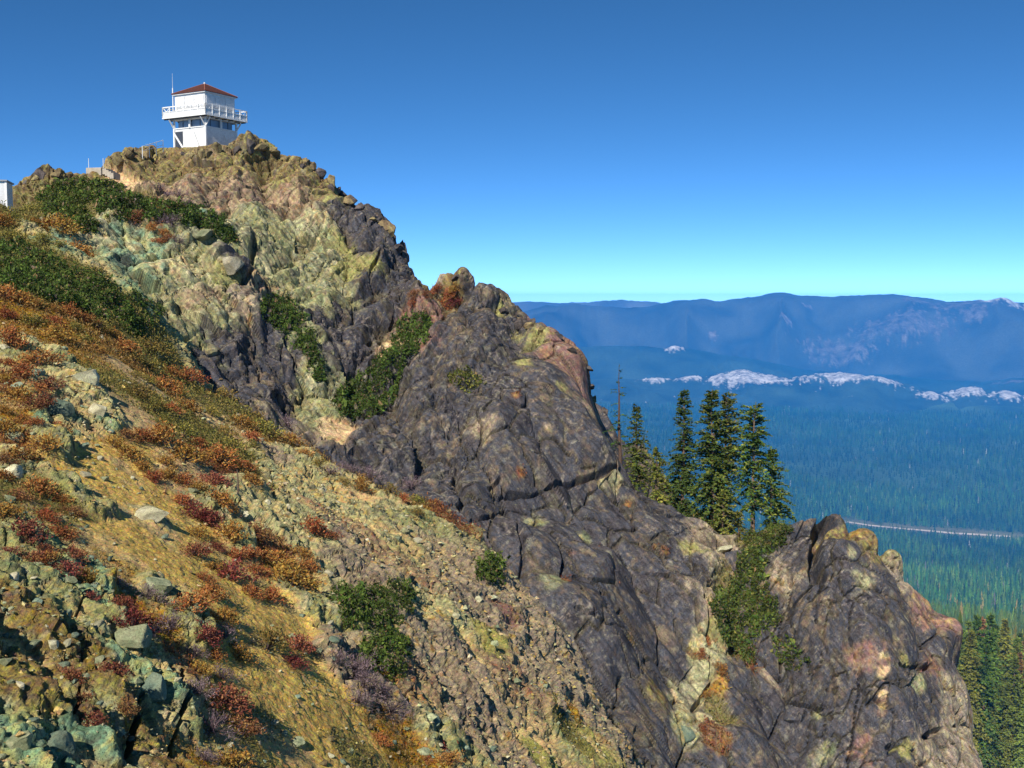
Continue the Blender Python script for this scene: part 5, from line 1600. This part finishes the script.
tx, ty, tz, lod, stand = tx[keep], ty[keep], tz[keep], lod[keep], stand[keep]
rdist = rdist[keep]
th = ((27 + 8 * rng.normal(size=len(tx))).clip(12, 44) * np.interp(np.hypot(tx, ty), [420, 1200], [1.12, 0.95])) * (1 + 0.15 * stand) * np.where(rdist < 90, 0.45, 1.0)
dist = np.hypot(tx, ty)
top = np.stack([tx, ty, tz + th], 1)
u, v, d = project(top)
mid_u, mid_v, _ = project(np.stack([tx, ty, tz + th * 0.75], 1))
iu = np.clip(np.round(u).astype(int) + ZM.m, 0, ZM.W - 1); iv = np.clip(np.round(mid_v).astype(int) + ZM.m, 0, ZM.H - 1)
free = ZM.z[iv * ZM.W + iu] > 1e8
inview = (u > 2) & (u < 1052) & (mid_v > 2) & (v < 762) & free
cand = np.where(inview & (dist < 1400))[0]
cand = cand[np.argsort(dist[cand])][:300]
single = np.zeros(len(tx), bool); single[cand] = True
G_F = ['dark green conifer in the forest below the rock fin', 'mid-green conifer in the forest below the rock fin', 'olive green conifer in the forest below the rock fin', 'bright yellow-green conifer in the forest below the rock fin', 'yellowish conifer in the forest below the rock fin', 'dying orange-brown conifer in the forest below the rock fin']
for i in cand:
    q = random.random()
    k = 5 if q < 0.018 else 4 if q < 0.07 else random.choice((0, 1, 2, 3))
    s_ = th[i] / 28.0
    root = empty('conifer', (tx[i], ty[i], tz[i] - 0.4), random.uniform(0, 6.28), s_)
    root.scale = (s_ * random.uniform(.85, 1.15),) * 2 + (s_,)
    tag(root, G_F[k], 'tree', G_F[k].replace('conifer', 'conifers'))
    for nm, me in zip(('trunk', 'crown'), PROTO[k]):
        o = bpy.data.objects.new(nm, me); COL.objects.link(o); o.parent = root

def tiers(n, nt_, spokes, seed):
    """a small conifer: ragged tiers of drooping boughs"""
    r = np.random.default_rng(seed)
    V, F = [], []
    for t in range(nt_):
        z1 = 1 - 0.9 * (t / nt_) ** 0.85
        z0 = 1 - 0.92 * ((t + 1) / nt_) ** 0.85 - 0.02
        w = 0.19 * ((t + 0.9) / nt_) ** 0.8
        b = len(V)
        V.append((0, 0, z1))
        off = r.random() * 6.28
        for s_ in range(spokes * 2):
            a = off + s_ * math.pi / spokes
            ww = w * ((0.8 + 0.45 * r.random()) if s_ % 2 == 0 else 0.5 + 0.2 * r.random())
            V.append((math.cos(a) * ww, math.sin(a) * ww, z0 + (0.05 if s_ % 2 else -0.02) + r.normal() * .01))
        for s_ in range(spokes * 2):
            F.append((b, b + 1 + s_, b + 1 + (s_ + 1) % (spokes * 2)))
    return np.array(V), np.array(F)

def mass(sel, shapes):
    Vs, Fs, Cs = [], [], []
    b = 0
    which = rng.integers(0, len(shapes), len(sel))
    for k, (V0, F0) in enumerate(shapes):
        s_ = sel[which == k]
        n = len(s_)
        if n == 0: continue
        a = rng.random(n) * 6.28
        ca, sa = np.cos(a)[:, None], np.sin(a)[:, None]
        wd = th[s_] * rng.uniform(.8, 1.2, n)
        X = (V0[None, :, 0] * ca - V0[None, :, 1] * sa) * wd[:, None] + tx[s_][:, None]
        Y = (V0[None, :, 0] * sa + V0[None, :, 1] * ca) * wd[:, None] + ty[s_][:, None]
        Z = V0[None, :, 2] * th[s_][:, None] + tz[s_][:, None] - 0.5
        Vs.append(np.stack([X, Y, Z], -1).reshape(-1, 3))
        Fs.append((F0[None] + (np.arange(n) * len(V0))[:, None, None]).reshape(-1, 3) + b)
        far_ = np.interp(dist[s_], [1600, 3000, 6000], [1.15, 0.75, 0.35])[:, None] * (1 + 0.55 * np.clip(stand[s_], -1, 1))[:, None]  # haze falloff put into tree colour: dimmer with distance; plus stand tone
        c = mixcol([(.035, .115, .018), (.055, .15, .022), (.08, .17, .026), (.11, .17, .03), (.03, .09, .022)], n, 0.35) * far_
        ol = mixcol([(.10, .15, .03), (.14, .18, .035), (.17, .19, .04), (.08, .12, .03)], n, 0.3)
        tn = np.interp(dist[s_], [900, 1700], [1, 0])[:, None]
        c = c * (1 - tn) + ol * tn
        yl = (rng.random(n) < np.interp(dist[s_], [1500, 2600], [.05, .0]) + 0.05 * sstep(0.1, 0.6, stand[s_]) * (dist[s_] < 2200))
        c = np.where(yl[:, None], mixcol([(.22, .20, .045), (.28, .20, .05)], n), c)
        gr = (rng.random(n) < 0.006)
        c = np.where(gr[:, None], mixcol([(.26, .24, .20), (.20, .18, .15)], n), c)
        Cs.append(np.repeat(c, len(V0), 0))
        b += n * len(V0)
    return np.concatenate(Vs), np.concatenate(Fs), np.concatenate(Cs)
rest = np.where(~single)[0]
groups = [rest[(dist[rest] >= 650) & (dist[rest] < 1500)], rest[(lod[rest] == 1)], rest[lod[rest] >= 2]]
near_ = rest[dist[rest] < 650]
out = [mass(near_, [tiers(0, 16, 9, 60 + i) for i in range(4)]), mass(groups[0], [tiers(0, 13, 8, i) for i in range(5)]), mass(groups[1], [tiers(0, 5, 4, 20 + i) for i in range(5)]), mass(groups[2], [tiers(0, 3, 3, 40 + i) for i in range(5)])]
b = 0
Vs, Fs, Cs = [], [], []
for V, F, c in out:
    Vs.append(V); Fs.append(F + b); Cs.append(c); b += len(V)
print('FOREST', len(tx), sum(len(f) for f in Fs), 'single', len(cand), dist[cand].max() if len(cand) else 0)
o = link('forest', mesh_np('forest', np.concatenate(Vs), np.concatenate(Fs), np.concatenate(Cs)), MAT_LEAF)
tag(o, 'conifer forest filling the valley', None, None, 'stuff')
# ------------------------------------------------------------------ the fire lookout
def siding_material(name, c):
    m, nt, b = new_mat(name)
    L = nt.links.new
    tc = nn(nt, 'ShaderNodeTexCoord')
    w = nn(nt, 'ShaderNodeTexWave', wave_type='BANDS', bands_direction='Z', wave_profile='SAW')
    w.inputs['Scale'].default_value = 1.6
    L(tc.outputs['Object'], w.inputs['Vector'])
    n = noise_node(nt, 3.0, 5, 0.7, tc.outputs['Object'])
    h = nn(nt, 'ShaderNodeHueSaturation'); h.inputs['Color'].default_value = (*c, 1)
    L(maprange(nt, n.outputs['Fac'], 0.3, 0.7, 0.78, 1.08), h.inputs['Value'])
    L(h.outputs[0], b.inputs['Base Color'])
    bp = nn(nt, 'ShaderNodeBump'); bp.inputs['Strength'].default_value = 0.8; bp.inputs['Distance'].default_value = 0.03
    L(w.outputs['Fac'], bp.inputs['Height']); L(bp.outputs[0], b.inputs['Normal'])
    b.inputs['Roughness'].default_value = 0.6
    return m
M_SIDE = siding_material('white_siding', (.80, .80, .79))
M_WHITE = paint_material('white_paint', (.80, .80, .78), 0.5, 0.08)
M_ROOF = paint_material('red_shingles', (.088, .033, .025), 0.9, 0.5, 9)
M_DARK = paint_material('dark_timber', (.05, .06, .08), 0.7, 0.2)
M_STEEL = paint_material('pale_steel', (.6, .62, .64), 0.4, 0.1)
M_CONC = paint_material('weathered_concrete', (.42, .36, .28), 0.9, 0.2, 2)
M_HROOF = paint_material('grey_sheet', (.30, .31, .33), 0.6, 0.15)
mg, ntg, bg_ = new_mat('window_glass')
bg_.inputs['Base Color'].default_value = (.22, .30, .40, 1); bg_.inputs['Roughness'].default_value = 0.08; bg_.inputs['Specular IOR Level'].default_value = 0.5  # blue-grey base: sky reflection put into the glass colour
M_GLASS = mg

base = at(206, 154.5, 111.5)
LK = empty('fire_lookout', base, R(60.6))
tag(LK, 'white two-storey fire lookout with a red pyramid roof and balcony on the summit', 'lookout tower')
def scl(v): return (152 - v) / FPX * 111.5
zb, z_band, z_deck, z_eave, z_apex = -0.6, scl(128.5), scl(118.0), scl(95.5), scl(82.5)
S = 2.14
m = MB(); m.box((0, 0, (zb + z_band) / 2), (2 * S - 0.12, 2 * S - 0.12, z_band - zb)); lower = m.build('lower_wall', M_SIDE, LK)
# recessed glazed band
for k, (cx, cy, sx, sy) in enumerate(((0, -S + 0.30, 2 * S - 0.6, .05), (0, S - 0.30, 2 * S - 0.6, .05), (-S + 0.30, 0, .05, 2 * S - 0.72), (S - 0.30, 0, .05, 2 * S - 0.72))):
    m = MB(); m.box((cx, cy, (z_band + z_deck - .25) / 2), (sx, sy, z_deck - .25 - z_band)); w = m.build('window', M_GLASS, LK)
    m = MB()
    hz = z_deck - .25 - z_band
    for q in (-1, 0, 1):
        m = MB()
        if sx > sy: m.box((cx + q * sx * .33, cy + (-.04 if cy < 0 else .04), z_band + hz / 2), (.05, .05, hz))
        else: m.box((cx + (-.04 if cx < 0 else .04), cy + q * sy * .33, z_band + hz / 2), (.05, .05, hz))
        m.build('mullion', M_DARK, w)
m = MB(); m.box((0, 0, z_band + .03), (2 * S + .02, 2 * S + .02, .09)); m.build('sill', M_WHITE, LK)
for px, py in ((-S, -S), (S, -S), (S, S), (-S, S), (0, -S), (0, S), (-S, 0), (S, 0)):
    lowz = zb if abs(px) == abs(py) else z_band
    m = MB(); m.box((px, py, (lowz + z_deck - .22) / 2), (.17, .17, z_deck - .22 - lowz)); m.build('post', M_WHITE, LK)
# deck, joists, fascia
DK_ = 2.95
m = MB(); m.box((0, 0, z_deck - .05), (2 * DK_, 2 * DK_, .10)); deck = m.build('deck', M_WHITE, LK)
m = MB()
m.box((0, 0, z_deck - .17), (2 * S + .3, 2 * S + .3, .12))
m.build('beam', M_WHITE, deck)
for q in range(7):
    x_ = -DK_ + .25 + q * (2 * DK_ - .5) / 6
    m = MB(); m.box((x_, 0, z_deck - .155), (.07, 2 * DK_ - .1, .10)); m.build('joist', M_DARK, deck)
for k in range(4):
    a = k * math.pi / 2
    ca, sa = math.cos(a), math.sin(a)
    rot = lambda x, y, z: (x * ca - y * sa, x * sa + y * ca, z)
    E = DK_ - .05
    m = MB()
    for zz, hh in ((1.02, .09), (.55, .06), (.10, .14)):
        m.bar(rot(-E, -E, z_deck + zz), rot(E, -E, z_deck + zz), .05, hh)
    r_ = m.build('railing', M_WHITE, LK)
    m = MB(); m.box(rot(0, -E + .03, z_deck + .35), (2 * E - .1, .025, .42), a); m.build('panel', M_SIDE, r_)
    m = MB()
    for q in range(7):
        x_ = -E + q * 2 * E / 6
        m.box(rot(x_, -E, z_deck + .52), (.09, .09, 1.04), a)
    m.build('baluster', M_WHITE, r_)
    m = MB()
    for x0, x1 in ((-E, -E + 1.0), (E - 1.0, E), (-.5, .5)):
        m.bar(rot(x0, -E + .03, z_deck + .1), rot(x1, -E + .03, z_deck + 1.0), .05)
        m.bar(rot(x0, -E + .06, z_deck + 1.0), rot(x1, -E + .06, z_deck + .1), .05)
    m.build('cross_brace', M_WHITE, r_)
    # struts carrying the balcony
    for x0 in (-S, S):
        m = MB(); m.bar(rot(x0, -S - .08, z_band + .1), rot(x0, -DK_ + .15, z_deck - .2), .09); m.build('strut', M_WHITE, LK)
# upper cab with its shutters down
m = MB(); m.box((0, 0, (z_deck + z_eave) / 2 + .002), (2 * S - .16, 2 * S - .16, z_eave - z_deck)); m.build('upper_wall', M_SIDE, LK)
for k in range(4):
    a = k * math.pi / 2
    ca, sa = math.cos(a), math.sin(a)
    for q in range(3):
        x_ = (q - 1) * 1.32
        m = MB(); m.box((x_ * ca + (S - .055) * sa, x_ * sa - (S - .055) * ca, z_eave - .78), (1.22, .05, 1.12), a)
        sh = m.build('shutter', M_SIDE, LK)
        m = MB(); m.box((x_ * ca + (S - .01) * sa, x_ * sa - (S - .01) * ca, z_eave - 1.22), (.9, .035, .035), a); m.build('shutter_bar', M_STEEL, sh)
m = MB()
e = S + .10
m.add([(-e, -e, z_eave - .02), (e, -e, z_eave - .02), (e, e, z_eave - .02), (-e, e, z_eave - .02), (-e, -e, z_eave + .07), (e, -e, z_eave + .07), (e, e, z_eave + .07), (-e, e, z_eave + .07)],
      [(3, 2, 1, 0), (4, 5, 6, 7), (0, 1, 5, 4), (1, 2, 6, 5), (2, 3, 7, 6), (3, 0, 4, 7)])
m.build('fascia', M_WHITE, LK)
m = MB(); e = S + .16
m.add([(-e, -e, z_eave + .072), (e, -e, z_eave + .072), (e, e, z_eave + .072), (-e, e, z_eave + .072), (-e, -e, z_eave + .13), (e, -e, z_eave + .13), (e, e, z_eave + .13), (-e, e, z_eave + .13), (0, 0, z_apex)],
      [(3, 2, 1, 0), (0, 1, 5, 4), (1, 2, 6, 5), (2, 3, 7, 6), (3, 0, 4, 7), (4, 5, 8), (5, 6, 8), (6, 7, 8), (7, 4, 8)])
roof = m.build('roof', M_ROOF, LK)
for sx, sy in ((-1, -1), (1, -1), (1, 1), (-1, 1)):
    m = MB(); m.bar((sx * e, sy * e, z_eave + .15), (0, 0, z_apex + .02), .07, .04); m.build('hip_cap', paint_material('hip', (.30, .12, .08), .7), roof)
m = MB(); m.tube([(0, 0, z_apex - .05), (0, 0, z_apex + .12), (0, 0, z_apex + .14)], [.09, .09, .05], 10); m.build('finial', M_STEEL, roof)
# dark panel paints the shade of an open entry, left side; stair stringer beside it
m = MB(); m.box((-S + .045, S - .62, z_band * .5 - .1), (.05, 1.0, z_band - .35)); d_ = m.build('dark_entry', M_DARK, LK)
m = MB(); m.bar((-S - .12, S - .1, z_band - .45), (-S - .12, S - 1.5, .15), .08, .16); m.build('stair_stringer', M_WHITE, LK)
m = MB(); m.bar((-S - .10, -S + 1.6, z_band - .35), (-S - .10, -S + .9, .5), .05, .10); m.build('shutter_prop', M_WHITE, LK)
m = MB(); m.bar((S * .2, -S - .02, z_band - .55), (S * .2 + .4, -S - .02, z_band - 1.2), .05, .08); m.build('shutter_prop', M_WHITE, LK)
# mast
mx, my = -S + .02, S + .12
m = MB(); m.tube([(mx, my, z_deck - .4), (mx, my, z_eave + .75)], [.055, .05], 8); mast = m.build('antenna_mast', M_WHITE, LK)
m = MB(); m.tube([(mx, my, z_eave + .75), (mx, my, z_eave + 2.2)], [.022, .012], 6); m.build('whip_antenna', M_STEEL, mast)

# handrail climbing to the lookout door
def ground_pt(u, v, d=None):
    h = ZM.pick(u, v, 12)
    return h[0]
a_, b_ = ZM.pick(143, 157)[0] + np.array([0, 0, .55]), ZM.pick(163, 152)[0] + np.array([0, 0, .7])
hr = empty('handrail', a_)
tag(hr, 'white handrail climbing to the left side of the lookout', 'handrail')
m = MB()
off = np.array([0, 0, .45])
m.bar((0, 0, .45), tuple(b_ - a_ + off), .05); m.bar((0, 0, .0), tuple(b_ - a_ + np.array([0, 0, .0])), .04)
m.build('rail', M_WHITE, hr)
for q in range(4):
    p_ = (b_ - a_) * q / 3
    m = MB(); m.tube([tuple(p_ + np.array([0, 0, -.8])), tuple(p_ + np.array([0, 0, .47]))], [.035, .035], 8); m.build('post', M_WHITE, hr)

# landing on the trail
lp = ZM.pick(98, 176)[0] + np.array([0, 0, .55])
ld = empty('trail_landing', lp, R(-12))
tag(ld, 'pale concrete landing with steps on the trail below the summit', 'steps')
m = MB(); m.box((0, 0, -.25), (1.5, 1.3, .7)); m.build('slab', M_CONC, ld, 0.03)
m = MB()
for q in range(4): m.box((1.0 + .36 * q, -.2 * q, -.08 - .16 * (q + 1)), (.36, 1.1, .5))
m.build('steps', M_CONC, ld)
for px in (-.85, .45):
    q = lp + np.array([px, .2, 0])
    po = link('trail_post', None)
    bpy.data.objects.remove(po)
    m = MB(); m.tube([(0, 0, -.6), (0, 0, 1.0), (0, 0, 1.02)], [.035, .03, .012], 8)
    o = m.build('trail_post', M_STEEL); o.location = q
    tag(o, 'thin pale post standing at the left end of the concrete landing' if px < 0 else 'thin pale post standing at the back of the concrete landing', 'post')

# hut whose corner shows at the left edge
hc = at(-22, 199, 80)
ht = empty('hut', hc, R(14))
tag(ht, 'white hut with a grey roof cut off by the left edge', 'hut')
hh = (196 - 178) / FPX * 80
W2 = (8 + 19) / FPX * 80
m = MB(); m.box((0, 1.2, hh / 2 - .5), (2 * W2 - .1, 2.4, hh + 1.0)); m.build('wall', M_SIDE, ht)
m = MB(); m.box((0, 1.2, hh + .06), (2 * W2 + .12, 2.7, .10)); m.build('roof', M_HROOF, ht)
m = MB(); m.box((W2 - .06, -.02, hh / 2 - .5), (.13, .05, hh + .98)); m.build('corner_board', M_WHITE, ht)

# dry stake on the slope
h = ZM.pick(238, 492)
m = MB(); m.tube([(0, 0, -.2), (.01, 0, .35), (-.02, .01, .78)], [.035, .03, .014], 7)
m.bar((0, 0, .3), (.14, .05, .42), .02)
o = m.build('wooden_stake', MAT_WOOD); o.location = h[0]
tag(o, 'thin dry wooden stake standing between stones on the slope', 'stake')
